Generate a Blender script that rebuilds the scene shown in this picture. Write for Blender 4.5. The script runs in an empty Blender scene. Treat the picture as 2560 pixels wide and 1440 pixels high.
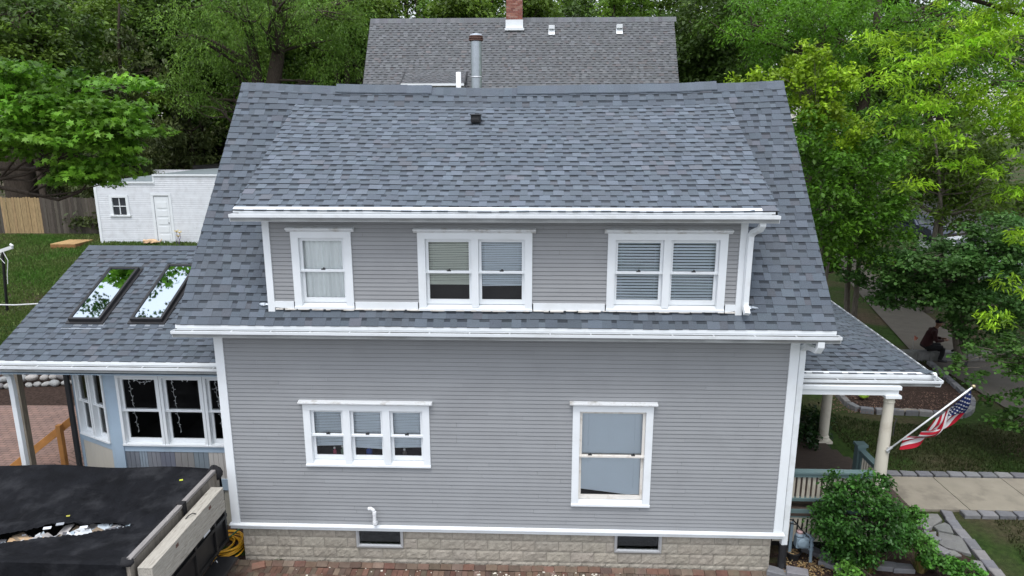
import bpy, math, random
import numpy as np
from mathutils import Vector, Matrix
random.seed(7); RNG = np.random.default_rng(11)
R = math.radians
S = bpy.context.scene

# ---------------------------------------------------------------- camera
CP = Vector((0.53, -10.4968, 7.2635)); PITCH, YAW, ROLL, FPX = .2244, -.036, -.0008, 1718.4
fw = Vector((math.sin(YAW)*math.cos(PITCH), math.cos(YAW)*math.cos(PITCH), -math.sin(PITCH)))
rt = Vector((math.cos(YAW), -math.sin(YAW), 0)); up = rt.cross(fw)
r2 = rt*math.cos(ROLL)+up*math.sin(ROLL); u2 = up*math.cos(ROLL)-rt*math.sin(ROLL)
cd = bpy.data.cameras.new('camera'); cam = bpy.data.objects.new('camera', cd)
S.collection.objects.link(cam); S.camera = cam
cam.matrix_world = Matrix(((r2.x, u2.x, -fw.x, CP.x), (r2.y, u2.y, -fw.y, CP.y), (r2.z, u2.z, -fw.z, CP.z), (0, 0, 0, 1)))
cd.sensor_width = 36; cd.lens = 36*FPX/2560; cd.clip_end = 1500; cd.clip_start = .05

def ray(x, y):
    return fw + r2*((x-1280)/FPX) - u2*((y-720)/FPX)
def P(x, y, X=None, Y=None, Z=None, PL=None):
    """photo position (2560x1440) -> world point on a plane"""
    d = ray(x, y)
    if PL is not None:
        o, n = PL; t = (Vector(o)-CP).dot(n)/d.dot(n)
    elif Y is not None: t = (Y-CP.y)/d.y
    elif X is not None: t = (X-CP.x)/d.x
    else: t = (Z-CP.z)/d.z
    return CP+d*t

# ---------------------------------------------------------------- world, sun, exposure
W = bpy.data.worlds.new('World'); S.world = W; W.use_nodes = True
nt = W.node_tree; nt.nodes.clear()
sky = nt.nodes.new('ShaderNodeTexSky'); sky.sky_type = 'NISHITA'; sky.sun_disc = False
SUN_EL, SUN_ROT = 68, 190
sky.sun_elevation = R(SUN_EL); sky.sun_rotation = R(SUN_ROT); sky.dust_density = .8; sky.air_density = 1.0
hs = nt.nodes.new('ShaderNodeHueSaturation'); hs.inputs['Saturation'].default_value = .28
bg = nt.nodes.new('ShaderNodeBackground'); bg.inputs[1].default_value = .15
wo = nt.nodes.new('ShaderNodeOutputWorld')
tcw = nt.nodes.new('ShaderNodeTexCoord'); sx = nt.nodes.new('ShaderNodeSeparateXYZ'); mrw = nt.nodes.new('ShaderNodeMapRange')   # overcast: zenith brighter than horizon
mrw.inputs[1].default_value = 0; mrw.inputs[2].default_value = 1; mrw.inputs[3].default_value = .55; mrw.inputs[4].default_value = 2.5
vm = nt.nodes.new('ShaderNodeVectorMath'); vm.operation = 'SCALE'
nt.links.new(tcw.outputs['Generated'], sx.inputs[0]); nt.links.new(sx.outputs['Z'], mrw.inputs[0]); nt.links.new(mrw.outputs[0], vm.inputs['Scale'])
nt.links.new(sky.outputs[0], hs.inputs['Color']); nt.links.new(hs.outputs[0], vm.inputs[0]); nt.links.new(vm.outputs[0], bg.inputs[0]); nt.links.new(bg.outputs[0], wo.inputs[0])
sl = bpy.data.lights.new('sun', 'SUN'); sun = bpy.data.objects.new('sun', sl); S.collection.objects.link(sun)
sl.energy = 1.1; sl.angle = R(22); sl.color = (1, .97, .92)
az = R(SUN_ROT)   # direction the light comes from
sd = Vector((math.sin(az)*math.cos(R(SUN_EL)), math.cos(az)*math.cos(R(SUN_EL)), math.sin(R(SUN_EL))))
sun.rotation_euler = sd.to_track_quat('Z', 'Y').to_euler()
S.view_settings.view_transform = 'Standard'; S.view_settings.look = 'None'
S.view_settings.exposure = 0.55; S.view_settings.gamma = 1; S.view_settings.use_curve_mapping = False
try: S.cycles.max_bounces = 8; S.cycles.transparent_max_bounces = 16
except Exception: pass

# ---------------------------------------------------------------- materials
MATS = {}
def mat(name, col, rough=.6, var=0, vscale=3, bump=0, bscale=40, attr=False, metal=0, spec=.4, dirt=None, dscale=1.2, damt=.5, stretch=None, trans=0):
    if name in MATS: return MATS[name]
    m = bpy.data.materials.new(name); m.use_nodes = True; MATS[name] = m
    n, l = m.node_tree.nodes, m.node_tree.links
    b = n['Principled BSDF']; b.inputs['Roughness'].default_value = rough; b.inputs['Metallic'].default_value = metal
    b.inputs['Specular IOR Level'].default_value = spec
    tc = n.new('ShaderNodeTexCoord'); mp = n.new('ShaderNodeMapping'); l.new(tc.outputs['Object'], mp.inputs[0])
    if stretch: mp.inputs['Scale'].default_value = stretch
    if attr:
        a = n.new('ShaderNodeAttribute'); a.attribute_name = 'col'; src = a.outputs['Color']
        mm = n.new('ShaderNodeMix'); mm.data_type = 'RGBA'; mm.blend_type = 'MULTIPLY'; mm.inputs[0].default_value = 1
        l.new(src, mm.inputs[6]); mm.inputs[7].default_value = (*col, 1); src = mm.outputs[2]
    else:
        c = n.new('ShaderNodeRGB'); c.outputs[0].default_value = (*col, 1); src = c.outputs[0]
    if var:
        t = n.new('ShaderNodeTexNoise'); t.inputs['Scale'].default_value = vscale; t.inputs['Detail'].default_value = 6
        l.new(mp.outputs[0], t.inputs['Vector'])
        mr = n.new('ShaderNodeMapRange'); mr.inputs[1].default_value = .25; mr.inputs[2].default_value = .75
        mr.inputs[3].default_value = 1-var; mr.inputs[4].default_value = 1+var; l.new(t.outputs[0], mr.inputs[0])
        mm = n.new('ShaderNodeVectorMath'); mm.operation = 'SCALE'; l.new(src, mm.inputs[0]); l.new(mr.outputs[0], mm.inputs['Scale']); src = mm.outputs[0]
    if dirt:
        t = n.new('ShaderNodeTexNoise'); t.inputs['Scale'].default_value = dscale; t.inputs['Detail'].default_value = 8; t.inputs['Roughness'].default_value = .65
        l.new(mp.outputs[0], t.inputs['Vector'])
        mr = n.new('ShaderNodeMapRange'); mr.inputs[1].default_value = .5; mr.inputs[2].default_value = .68; mr.inputs[4].default_value = damt; l.new(t.outputs[0], mr.inputs[0])
        mm = n.new('ShaderNodeMix'); mm.data_type = 'RGBA'; l.new(mr.outputs[0], mm.inputs[0]); l.new(src, mm.inputs[6]); mm.inputs[7].default_value = (*dirt, 1); src = mm.outputs[2]
    l.new(src, b.inputs['Base Color'])
    if bump:
        t = n.new('ShaderNodeTexNoise'); t.inputs['Scale'].default_value = bscale; t.inputs['Detail'].default_value = 5
        l.new(mp.outputs[0], t.inputs['Vector'])
        bp = n.new('ShaderNodeBump'); bp.inputs['Strength'].default_value = bump; bp.inputs['Distance'].default_value = .02
        l.new(t.outputs[0], bp.inputs['Height']); l.new(bp.outputs[0], b.inputs['Normal'])
    if trans:
        tr = n.new('ShaderNodeBsdfTranslucent'); l.new(src, tr.inputs[0]); ms = n.new('ShaderNodeMixShader'); ms.inputs[0].default_value = trans
        l.new(b.outputs[0], ms.inputs[1]); l.new(tr.outputs[0], ms.inputs[2]); l.new(ms.outputs[0], n['Material Output'].inputs[0])
    return m

def glass(name, tint=(1, 1, 1), refl=.0):
    m = bpy.data.materials.new(name); m.use_nodes = True; n, l = m.node_tree.nodes, m.node_tree.links
    n.remove(n['Principled BSDF']); t = n.new('ShaderNodeBsdfTransparent'); t.inputs[0].default_value = (*tint, 1)
    g = n.new('ShaderNodeBsdfGlossy'); g.inputs['Roughness'].default_value = .01
    f = n.new('ShaderNodeFresnel'); f.inputs[0].default_value = 1.5
    a = n.new('ShaderNodeMath'); a.operation = 'ADD'; a.use_clamp = True; a.inputs[1].default_value = refl; l.new(f.outputs[0], a.inputs[0])
    x = n.new('ShaderNodeMixShader'); l.new(a.outputs[0], x.inputs[0]); l.new(t.outputs[0], x.inputs[1]); l.new(g.outputs[0], x.inputs[2])
    l.new(x.outputs[0], n['Material Output'].inputs[0]); MATS[name] = m; return m

mat('white_paint', (.77, .80, .82), .45, var=.035, vscale=2, dirt=(.42, .40, .35), dscale=2.2, damt=.12)
mat('old_white', (.72, .69, .64), .55, var=.07, vscale=5, dirt=(.33, .27, .2), dscale=5, damt=.6)
mat('cap_white', (.74, .76, .77), .6, var=.06, vscale=5, dirt=(.36, .33, .28), dscale=5, damt=.75)
mat('gutter_white', (.76, .79, .81), .4, var=.04, vscale=1.5, dirt=(.48, .48, .45), dscale=3.5, damt=.3)
mat('siding', (.276, .284, .294), .62, attr=True, var=.05, vscale=1.3, bump=.08, bscale=60, dirt=(.17, .175, .175), dscale=1.6, damt=.16)
mat('shingle', (.096, .114, .137), .9, attr=True, var=.22, vscale=90, bump=.45, bscale=220, spec=.25, dirt=(.10, .105, .115), dscale=.9, damt=.28)
mat('shingle_far', (.124, .129, .136), .9, attr=True, var=.2, vscale=70, bump=.4, bscale=160, spec=.25)
mat('block', (.34, .31, .262), .9, attr=True, var=.16, vscale=14, bump=.5, bscale=38, spec=.2, dirt=(.2, .18, .15), dscale=3, damt=.45)
mat('mortar', (.27, .25, .215), .95, var=.1, bump=.3)
mat('brick_pave', (.88, .9, .92), .85, attr=True, var=.25, vscale=8, bump=.5, bscale=60, spec=.25, dirt=(.12, .11, .08), dscale=2.5, damt=.6)
mat('dark_room', (.022, .021, .02), .9, var=.3)
mat('interior_item', (1, 1, 1), .5, attr=True)
mat('blind', (.84, .92, 1.0), .6, var=.02)
mat('blind_cream', (.78, .82, .74), .6, var=.02)
mat('curtain', (.97, 1.0, 1.0), .9, var=.03)
mat('alu', (.55, .56, .57), .4, metal=.6)
mat('bronze', (.028, .028, .03), .4, var=.1)
mat('black_plastic', (.018, .018, .02), .5, var=.2, bump=.1)
mat('galv', (.42, .46, .50), .35, metal=.75, var=.12, vscale=12)
mat('rusty', (.13, .07, .055), .7, var=.3, vscale=30)
mat('pvc', (.75, .76, .77), .4)
mat('red_brick', (1, 1, 1), .85, attr=True, var=.2, vscale=20, bump=.4)
mat('pale_blue', (.36, .46, .56), .6, var=.06, vscale=2, dirt=(.25, .25, .24), damt=.3)
mat('porch_teal', (.135, .205, .21), .6, var=.08, vscale=3, dirt=(.2, .22, .2), damt=.4)
mat('cream_paint', (.60, .56, .47), .6, var=.05, vscale=3, dirt=(.30, .24, .17), dscale=4, damt=.35)
mat('panel', (1, 1, 1), .6, attr=True, var=.06, vscale=6, stretch=(4, 4, .6), dirt=(.3, .31, .33), dscale=3, damt=.25)
mat('wood_old', (.27, .24, .20), .85, var=.25, vscale=6, stretch=(8, 8, 1), bump=.4, dirt=(.08, .07, .06), damt=.6)
mat('wood_board', (1, 1, 1), .8, attr=True, var=.25, vscale=5, stretch=(1, 6, 6), bump=.35, bscale=50, dirt=(.07, .06, .05), dscale=6, damt=.45)
mat('fence_board', (1, 1, 1), .85, attr=True, var=.3, vscale=4, stretch=(7, 7, 1), bump=.3)
mat('orange_wood', (.42, .19, .055), .7, var=.2, vscale=5, bump=.2)
mat('post_wood', (.22, .19, .15), .85, var=.3, vscale=6, stretch=(8, 8, 1), bump=.4)
mat('tarp', (.0075, .008, .010), .85, var=.4, vscale=3.5, bump=1, bscale=9, spec=.12, dirt=(.035, .036, .04), dscale=2.0, damt=.6)
mat('steel_black', (.012, .012, .013), .45, var=.3, dirt=(.05, .045, .04), damt=.5)
mat('debris', (1, 1, 1), .7, attr=True, var=.1)
mat('hose_yellow', (.62, .33, .02), .4, var=.06)
mat('hose_green', (.05, .16, .07), .5)
mat('deck_wood', (.07, .05, .04), .8, var=.3, vscale=8, stretch=(1, 8, 8), bump=.3)
mat('stone', (1, 1, 1), .85, attr=True, var=.2, vscale=9, bump=.6, bscale=25, spec=.25, dirt=(.13, .13, .115), dscale=5, damt=.5)
mat('concrete', (.25, .222, .178), .9, attr=True, var=.12, vscale=3, bump=.25, bscale=60, dirt=(.12, .105, .085), dscale=1.8, damt=.55)
mat('asphalt', (.06, .06, .065), .9, var=.2, vscale=8, bump=.3, bscale=120)
mat('driveway', (.17, .17, .18), .9, var=.15, vscale=5, bump=.3, bscale=90)
mat('bark', (.06, .048, .038), .95, var=.4, vscale=6, stretch=(5, 5, 1), bump=1, bscale=14, spec=.1)
mat('bark_pale', (.16, .14, .115), .95, var=.35, vscale=6, stretch=(4, 4, 1), bump=.7, bscale=18, spec=.1)
mat('mulch', (.046, .031, .025), .95, var=.6, vscale=18, bump=1, bscale=60, spec=.1)
mat('leaf', (1, 1, 1), .5, attr=True, trans=.42, spec=.35)
mat('leaf_glossy', (1, 1, 1), .45, attr=True, trans=.25, spec=.28)
mat('grass_blade', (1, 1, 1), .6, attr=True, trans=.3, spec=.2)
mat('flag_cloth', (1, 1, 1), .8, attr=True, trans=.2, spec=.2)
mat('skin', (.30, .16, .11), .55, var=.05)
mat('shirt', (.04, .012, .013), .9, var=.15, bump=.3)
mat('black_cloth', (.012, .012, .014), .9, var=.2)
mat('black_fur', (.012, .011, .01), .7, var=.4, bump=.6, bscale=80)
mat('cat_fur', (1, 1, 1), .8, attr=True, var=.15, bump=.5, bscale=90)
mat('meter_grey', (.19, .25, .30), .5, var=.15, vscale=8, dirt=(.1, .12, .13), damt=.6)
mat('leaf_litter', (1, 1, 1), .9, attr=True)
mat('car_paint', (1, 1, 1), .25, attr=True, spec=.6)
mat('tyre', (.012, .012, .012), .85)
mat('plain', (1, 1, 1), .6, attr=True, var=.06, vscale=5)
mat('stucco', (.36, .355, .31), .9, var=.1, vscale=4, bump=.3, dirt=(.22, .21, .18), damt=.5)
glass('pane', (.97, .99, .99), .035)
glass('pane_dark', (.7, .75, .77), .03)
m = mat('skylight_glass', (.66, .74, .80), .02, metal=1.0)
m.node_tree.nodes['Principled BSDF'].inputs['IOR'].default_value = 3.2
mat('car_glass', (.02, .025, .03), .05, spec=.8)

def ground_mat():
    m = bpy.data.materials.new('lawn_soil'); m.use_nodes = True; n, l = m.node_tree.nodes, m.node_tree.links
    b = n['Principled BSDF']; b.inputs['Roughness'].default_value = .95; b.inputs['Specular IOR Level'].default_value = .1
    tc = n.new('ShaderNodeTexCoord')
    def noise(s, d=6):
        t = n.new('ShaderNodeTexNoise'); t.inputs['Scale'].default_value = s; t.inputs['Detail'].default_value = d; l.new(tc.outputs['Object'], t.inputs['Vector']); return t.outputs[0]
    def ramp(src, a, c1, bb, c2):
        r = n.new('ShaderNodeValToRGB'); r.color_ramp.elements[0].position = a; r.color_ramp.elements[0].color = (*c1, 1)
        r.color_ramp.elements[1].position = bb; r.color_ramp.elements[1].color = (*c2, 1); l.new(src, r.inputs[0]); return r
    g = ramp(noise(9), .3, (.018, .036, .009), .7, (.042, .075, .017))
    d = ramp(noise(14), .3, (.045, .034, .022), .7, (.095, .075, .05))
    k = ramp(noise(.35, 5), .44, (0, 0, 0), .62, (1, 1, 1))
    mx = n.new('ShaderNodeMix'); mx.data_type = 'RGBA'; l.new(k.outputs[0], mx.inputs[0]); l.new(g.outputs[0], mx.inputs[6]); l.new(d.outputs[0], mx.inputs[7])
    l.new(mx.outputs[2], b.inputs['Base Color'])
    bp = n.new('ShaderNodeBump'); bp.inputs['Strength'].default_value = .8; bp.inputs['Distance'].default_value = .05; l.new(noise(40), bp.inputs['Height']); l.new(bp.outputs[0], b.inputs['Normal'])
    MATS['lawn_soil'] = m
ground_mat()
def tile_mat(name, c1, c2, cm, sc, bw, rh, ms):
    m = bpy.data.materials.new(name); m.use_nodes = True; n, l = m.node_tree.nodes, m.node_tree.links
    b = n['Principled BSDF']; b.inputs['Roughness'].default_value = .9
    tc = n.new('ShaderNodeTexCoord'); t = n.new('ShaderNodeTexBrick'); l.new(tc.outputs['Object'], t.inputs[0])
    t.inputs['Color1'].default_value = (*c1, 1); t.inputs['Color2'].default_value = (*c2, 1); t.inputs['Mortar'].default_value = (*cm, 1)
    t.inputs['Scale'].default_value = sc; t.inputs['Brick Width'].default_value = bw; t.inputs['Row Height'].default_value = rh; t.inputs['Mortar Size'].default_value = ms
    no = n.new('ShaderNodeTexNoise'); no.inputs['Scale'].default_value = 3; no.inputs['Detail'].default_value = 6; l.new(tc.outputs['Object'], no.inputs['Vector'])
    mr = n.new('ShaderNodeMapRange'); mr.inputs[3].default_value = .6; mr.inputs[4].default_value = 1.35; l.new(no.outputs[0], mr.inputs[0])
    mm = n.new('ShaderNodeVectorMath'); mm.operation = 'SCALE'; l.new(t.outputs[0], mm.inputs[0]); l.new(mr.outputs[0], mm.inputs['Scale']); l.new(mm.outputs[0], b.inputs['Base Color'])
    bp = n.new('ShaderNodeBump'); bp.inputs['Strength'].default_value = .4; bp.invert = True; l.new(t.outputs['Fac'], bp.inputs['Height']); l.new(bp.outputs[0], b.inputs['Normal'])
    MATS[name] = m
tile_mat('patio_brick', (.24, .15, .12), (.19, .125, .105), (.08, .055, .045), 1, .2, .1, .008)

# ---------------------------------------------------------------- helpers
ORG = {}
def tag(o, label=None, cat=None, group=None, kind=None):
    if label: o['label'] = label
    if cat: o['category'] = cat
    if group: o['group'] = group
    if kind: o['kind'] = kind
    return o
def empty(name, loc, label, cat, group=None):
    o = bpy.data.objects.new(name, None); S.collection.objects.link(o); o.location = loc; o.empty_display_size = .2
    ORG[o.name] = Vector(loc); return tag(o, label, cat, group)

class MB:
    def __init__(s): s.v = []; s.f = []; s.c = []; s.col = (1, 1, 1)
    def add(s, vs, fs, col=None):
        b = len(s.v); s.v += [tuple(v) for v in vs]; s.f += [tuple(i+b for i in f) for f in fs]; s.c += [col or s.col]*len(fs); return s
    def quad(s, a, b, c, d, col=None): return s.add([a, b, c, d], [(0, 1, 2, 3)], col)
    def box(s, x0, x1, y0, y1, z0, z1, col=None):
        v = [(x, y, z) for z in (z0, z1) for y in (y0, y1) for x in (x0, x1)]
        return s.add(v, [(0, 2, 3, 1), (4, 5, 7, 6), (0, 1, 5, 4), (2, 6, 7, 3), (0, 4, 6, 2), (1, 3, 7, 5)], col)
    def obox(s, c, ax, ay, az_, col=None):
        c = Vector(c); ax, ay, az_ = Vector(ax), Vector(ay), Vector(az_)
        v = [c+ax*i+ay*j+az_*k for k in (-1, 1) for j in (-1, 1) for i in (-1, 1)]
        return s.add(v, [(0, 2, 3, 1), (4, 5, 7, 6), (0, 1, 5, 4), (2, 6, 7, 3), (0, 4, 6, 2), (1, 3, 7, 5)], col)
    def beam(s, a, b, w, h, upv=(0, 0, 1), col=None):
        a, b = Vector(a), Vector(b); d = (b-a); L = d.length; d.normalize(); sx = d.cross(Vector(upv)).normalized(); uz = sx.cross(d)
        return s.obox((a+b)/2, d*L/2, sx*w/2, uz*h/2, col)
    def tube(s, pts, r, n=8, col=None, cap=True, squash=1):
        pts = [Vector(p) for p in pts]; rs = r if isinstance(r, (list, tuple)) else [r]*len(pts)
        rings = []; a = None
        for i, p in enumerate(pts):
            d = (pts[min(i+1, len(pts)-1)]-pts[max(i-1, 0)]).normalized()
            if a is None: a = d.cross(Vector((0, 0, 1)) if abs(d.z) < .9 else Vector((0, 1, 0)))
            else: a = a-d*a.dot(d)
            if a.length < 1e-4: a = d.orthogonal()
            a.normalize(); b = d.cross(a).normalized()
            rings.append([p+(a*math.cos(2*math.pi*k/n+math.pi/4)+b*math.sin(2*math.pi*k/n+math.pi/4)*squash)*rs[i] for k in range(n)])
        v = [q for rg in rings for q in rg]; f = []
        for i in range(len(pts)-1):
            for k in range(n): f.append((i*n+k, i*n+(k+1) % n, (i+1)*n+(k+1) % n, (i+1)*n+k))
        if cap: f.append(tuple(range(n-1, -1, -1))); f.append(tuple((len(pts)-1)*n+k for k in range(n)))
        return s.add(v, f, col)
    def lathe(s, c, prof, n=16, col=None, axis=None):
        c = Vector(c); A = Vector(axis).normalized() if axis else Vector((0, 0, 1))
        X = A.cross(Vector((0, 1, 0))) if abs(A.y) < .9 else A.cross(Vector((1, 0, 0))); X.normalize(); Yv = A.cross(X)
        v = []; f = []
        for (r, h) in prof:
            for k in range(n):
                a = 2*math.pi*k/n; v.append(c+A*h+(X*math.cos(a)+Yv*math.sin(a))*r)
        for i in range(len(prof)-1):
            for k in range(n): f.append((i*n+k, i*n+(k+1) % n, (i+1)*n+(k+1) % n, (i+1)*n+k))
        f.append(tuple(range(n-1, -1, -1))); f.append(tuple((len(prof)-1)*n+k for k in range(n)))
        return s.add(v, f, col)
    def extx(s, prof, x0, x1, col=None, closed=True):
        n = len(prof); v = [(x0, y, z) for y, z in prof]+[(x1, y, z) for y, z in prof]; f = []
        for i in range(n if closed else n-1): j = (i+1) % n; f.append((i, j, n+j, n+i))
        if closed: f.append(tuple(range(n-1, -1, -1))); f.append(tuple(range(n, 2*n)))
        return s.add(v, f, col)
    def blob(s, c, r, col=None, seed=0, n=10, m=7, amp=.15):
        rg = random.Random(seed); c = Vector(c); v = []; f = []
        ph = [rg.uniform(0, 6.28) for _ in range(6)]
        for i in range(m+1):
            th = math.pi*i/m
            for k in range(n):
                a = 2*math.pi*k/n; q = 1+amp*(math.sin(2*a+ph[0])*math.sin(th)+.6*math.sin(3*a+ph[1]+2*th)+.4*math.cos(2*th+ph[2]))
                v.append((c.x+r[0]*q*math.sin(th)*math.cos(a), c.y+r[1]*q*math.sin(th)*math.sin(a), c.z+r[2]*q*math.cos(th)))
        for i in range(m):
            for k in range(n): f.append((i*n+k, (i+1)*n+k, (i+1)*n+(k+1) % n, i*n+(k+1) % n))
        return s.add(v, f, col)
    def build(s, name, m, parent=None, smooth=False, warp=None, org=None, bevel=0):
        o3 = ORG[parent.name] if parent is not None else Vector(org or (0, 0, 0))
        V = np.array(s.v, float)
        if warp is not None: V = warp(V)
        V = V-np.array(o3)[None]
        me = bpy.data.meshes.new(name); me.from_pydata(V.tolist(), [], s.f); me.update()
        mt = MATS[m] if isinstance(m, str) else m; me.materials.append(mt)
        ca = me.color_attributes.new('col', 'FLOAT_COLOR', 'CORNER')
        cc = np.ones((len(me.loops), 4)); lens = np.array([len(f) for f in s.f]); cc[:, :3] = np.repeat(np.array(s.c, float), lens, axis=0)
        ca.data.foreach_set('color', cc.ravel())
        if smooth: me.polygons.foreach_set('use_smooth', [True]*len(me.polygons))
        o = bpy.data.objects.new(name, me); S.collection.objects.link(o)
        if parent is not None: o.parent = parent
        else: o.location = o3
        ORG[o.name] = o3
        if bevel:
            b = o.modifiers.new('bevel', 'BEVEL'); b.width = bevel; b.segments = 2; b.limit_method = 'ANGLE'
        return o
def vary(c, a, rg=random):
    k = 1+rg.uniform(-a, a); return tuple(x*k*(1+rg.uniform(-a, a)*.15) for x in c)
def subtract(ivs, a, b):
    out = []
    for (p, q) in ivs:
        if b <= p or a >= q: out.append((p, q)); continue
        if a > p: out.append((p, a))
        if b < q: out.append((b, q))
    return out

def shingles(O, U, V, L, ivfun, far=False, seed=0, expo=.143, lift=.010, tone=1.0, wsc=.82):
    """architectural shingles: raised tabs in courses; O origin on the eave, U along it, V up the slope"""
    rg = random.Random(seed); O, U, V = Vector(O), Vector(U).normalized(), Vector(V).normalized(); N = U.cross(V)
    m = MB(); nc = int(math.ceil(L/expo)); EDGE = (.16, .16, .17)
    for i in range(nc):
        v0 = i*expo; v1 = min(L, v0+expo); ivs = ivfun(v0, v1)
        for (ua, ub, uta, utb) in ivs:   # bottom and top extents
            pt = lambda u, v, h: O+U*u+V*v+N*h
            def uu(u, v):   # clamp to slanted sides
                t = (v-v0)/max(1e-6, v1-v0); lo = ua+(uta-ua)*t; hi = ub+(utb-ub)*t; return min(max(u, lo), hi)
            lo = min(ua, uta); hi = max(ub, utb); u = lo-rg.uniform(0, .3); tab = rg.random() < .5
            jit = rg.uniform(-.003, .003)
            while u < hi:
                w = rg.choice((.13, .15, .18, .2, .23, .26)) if tab else rg.choice((.10, .12, .14, .17, .19))
                w *= wsc
                a, b = u, u+w; u = b
                if b <= lo: tab = not tab; continue
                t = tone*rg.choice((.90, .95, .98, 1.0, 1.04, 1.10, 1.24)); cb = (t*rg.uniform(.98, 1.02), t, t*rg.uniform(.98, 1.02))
                if rg.random() < .05: cb = (cb[0]*1.07, cb[1]*.98, cb[2]*.95)
                hb = lift+jit; ht = .002
                if tab:
                    hb += .005; ht += .003; d = v0-.004
                    A, B, C, D = pt(uu(a, d), d, hb), pt(uu(b, d), d, hb), pt(uu(b, v1), v1, ht), pt(uu(a, v1), v1, ht)
                    if (B-A).length < .004 and (C-D).length < .004: tab = not tab; continue
                    m.quad(A, B, C, D, cb); m.quad(pt(uu(a, d), d, -.004), pt(uu(b, d), d, -.004), B, A, EDGE)
                    m.quad(pt(uu(b, d), d, hb-.007), pt(uu(b, v1), v1, 0), C, B, EDGE); m.quad(D, pt(uu(a, v1), v1, 0), pt(uu(a, d), d, hb-.007), A, EDGE)
                else:
                    d = v0; vm = v1-(v1-v0)*rg.uniform(.32, .38); hm = ht+(hb-ht)*.3
                    A, B = pt(uu(a, d), d, hb), pt(uu(b, d), d, hb); C, D = pt(uu(b, vm), vm, hm), pt(uu(a, vm), vm, hm)
                    E_, F_ = pt(uu(b, v1), v1, ht), pt(uu(a, v1), v1, ht)
                    if (B-A).length < .004 and (E_-F_).length < .004: tab = not tab; continue
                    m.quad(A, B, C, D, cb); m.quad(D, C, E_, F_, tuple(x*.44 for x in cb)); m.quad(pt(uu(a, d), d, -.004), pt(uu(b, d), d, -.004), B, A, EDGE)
                tab = not tab if rg.random() < .96 else tab
    return m
def rect_iv(u0, u1): return lambda a, b: [(u0, u1, u0, u1)]

def siding(m, x0, x1, z0, z1, y, expo, holes, seed=0, base=(1, 1, 1), sag=None):
    rg = random.Random(seed); n = int(math.ceil((z1-z0)/expo))
    for i in range(n):
        a = z0+i*expo; b = min(z1, a+expo); ivs = [(x0, x1)]
        for (h0, h1, g0, g1) in holes:
            if g0 < b and g1 > a: ivs = subtract(ivs, h0, h1)
        jt = rg.uniform(x0, x0+3.5); js = []
        while jt < x1: js.append(jt); jt += rg.uniform(2.6, 4.2)
        ivs2 = []
        for (p, q) in ivs:
            cuts = [p]+[t for t in js if p+.1 < t < q-.1]+[q]; ivs2 += [(cuts[t]+(.0012 if t else 0), cuts[t+1]-(.0012 if t < len(cuts)-2 else 0)) for t in range(len(cuts)-1)]
        for (p, q) in ivs2:
            k = rg.uniform(.965, 1.035); nn = max(1, int((q-p)/1.2)); xs = [p+(q-p)*t/nn for t in range(nn+1)]; wob = [rg.uniform(-.0022, .0022) for _ in xs]
            for j in range(nn):
                A = (xs[j], y-.0095+wob[j]*.4, a+wob[j]); B = (xs[j+1], y-.0095+wob[j+1]*.4, a+wob[j+1]); c = (base[0]*k, base[1]*k, base[2]*k)
                A = (A[0], A[1]-.003, A[2]+.006); B = (B[0], B[1]-.003, B[2]+.006); E1, E2 = (xs[j], y-.0085, a+wob[j]), (xs[j+1], y-.0085, a+wob[j+1])
                m.quad(A, B, (xs[j+1], y-.002, b), (xs[j], y-.002, b), c); m.quad(E1, E2, B, A, tuple(t*.6 for t in c))  # butt edges coloured darker: the shadow line under each lap painted in
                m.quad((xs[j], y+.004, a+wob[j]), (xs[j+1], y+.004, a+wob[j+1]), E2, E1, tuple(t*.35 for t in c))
    return m

# ---------------------------------------------------------------- the setting: ground
def sm(t): t = np.clip(t, 0, 1); return t*t*(3-2*t)
def hgt(x, y):
    x = np.asarray(x, float); y = np.asarray(y, float)
    left = sm((-5.5-x)/1.5)                                # 1 on the back-yard side
    patio = .62*sm((y-1.35)/.25)*left*sm((-8.9-x)/.4+.0)
    rise = np.interp(y, [3, 7.5, 20, 45, 90, 400], [0, .25, 1.68, 3.2, 5, 8])
    lft = np.maximum(patio, 0)+rise*sm((3-x)/6)
    rgt = np.interp(y, [5, 30, 60, 400], [0, .3, 2.2, 7])*sm((x-3)/6)
    return -.11*sm((.25-y)/.1)*sm((4.75-x)/.15)+lft+rgt*np.where(x > 12, sm(1-(x-12)/40)*.6+.2, 1)
def hz(x, y): return float(hgt(x, y))
def grid_sheet(xs, ys, zoff=0):
    X, Y = np.meshgrid(xs, ys); Z = hgt(X, Y)+zoff; n = len(xs)
    v = np.stack([X.ravel(), Y.ravel(), Z.ravel()], 1); f = [(j*n+i, j*n+i+1, (j+1)*n+i+1, (j+1)*n+i) for j in range(len(ys)-1) for i in range(n-1)]
    m = MB(); m.add(v.tolist(), f); return m
xs = np.unique(np.concatenate([np.linspace(-450, -40, 14), np.linspace(-40, -16, 25), np.linspace(-16, -5, 56), np.linspace(-5, 22, 55), np.linspace(22, 450, 20)]))
ys = np.unique(np.concatenate([np.linspace(-60, -4, 12), np.linspace(-4, 10, 113), np.linspace(10, 60, 60), np.linspace(60, 600, 20)]))
g = grid_sheet(xs, ys, -.012); tag(g.build('ground', 'lawn_soil', smooth=True), kind='structure')
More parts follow.
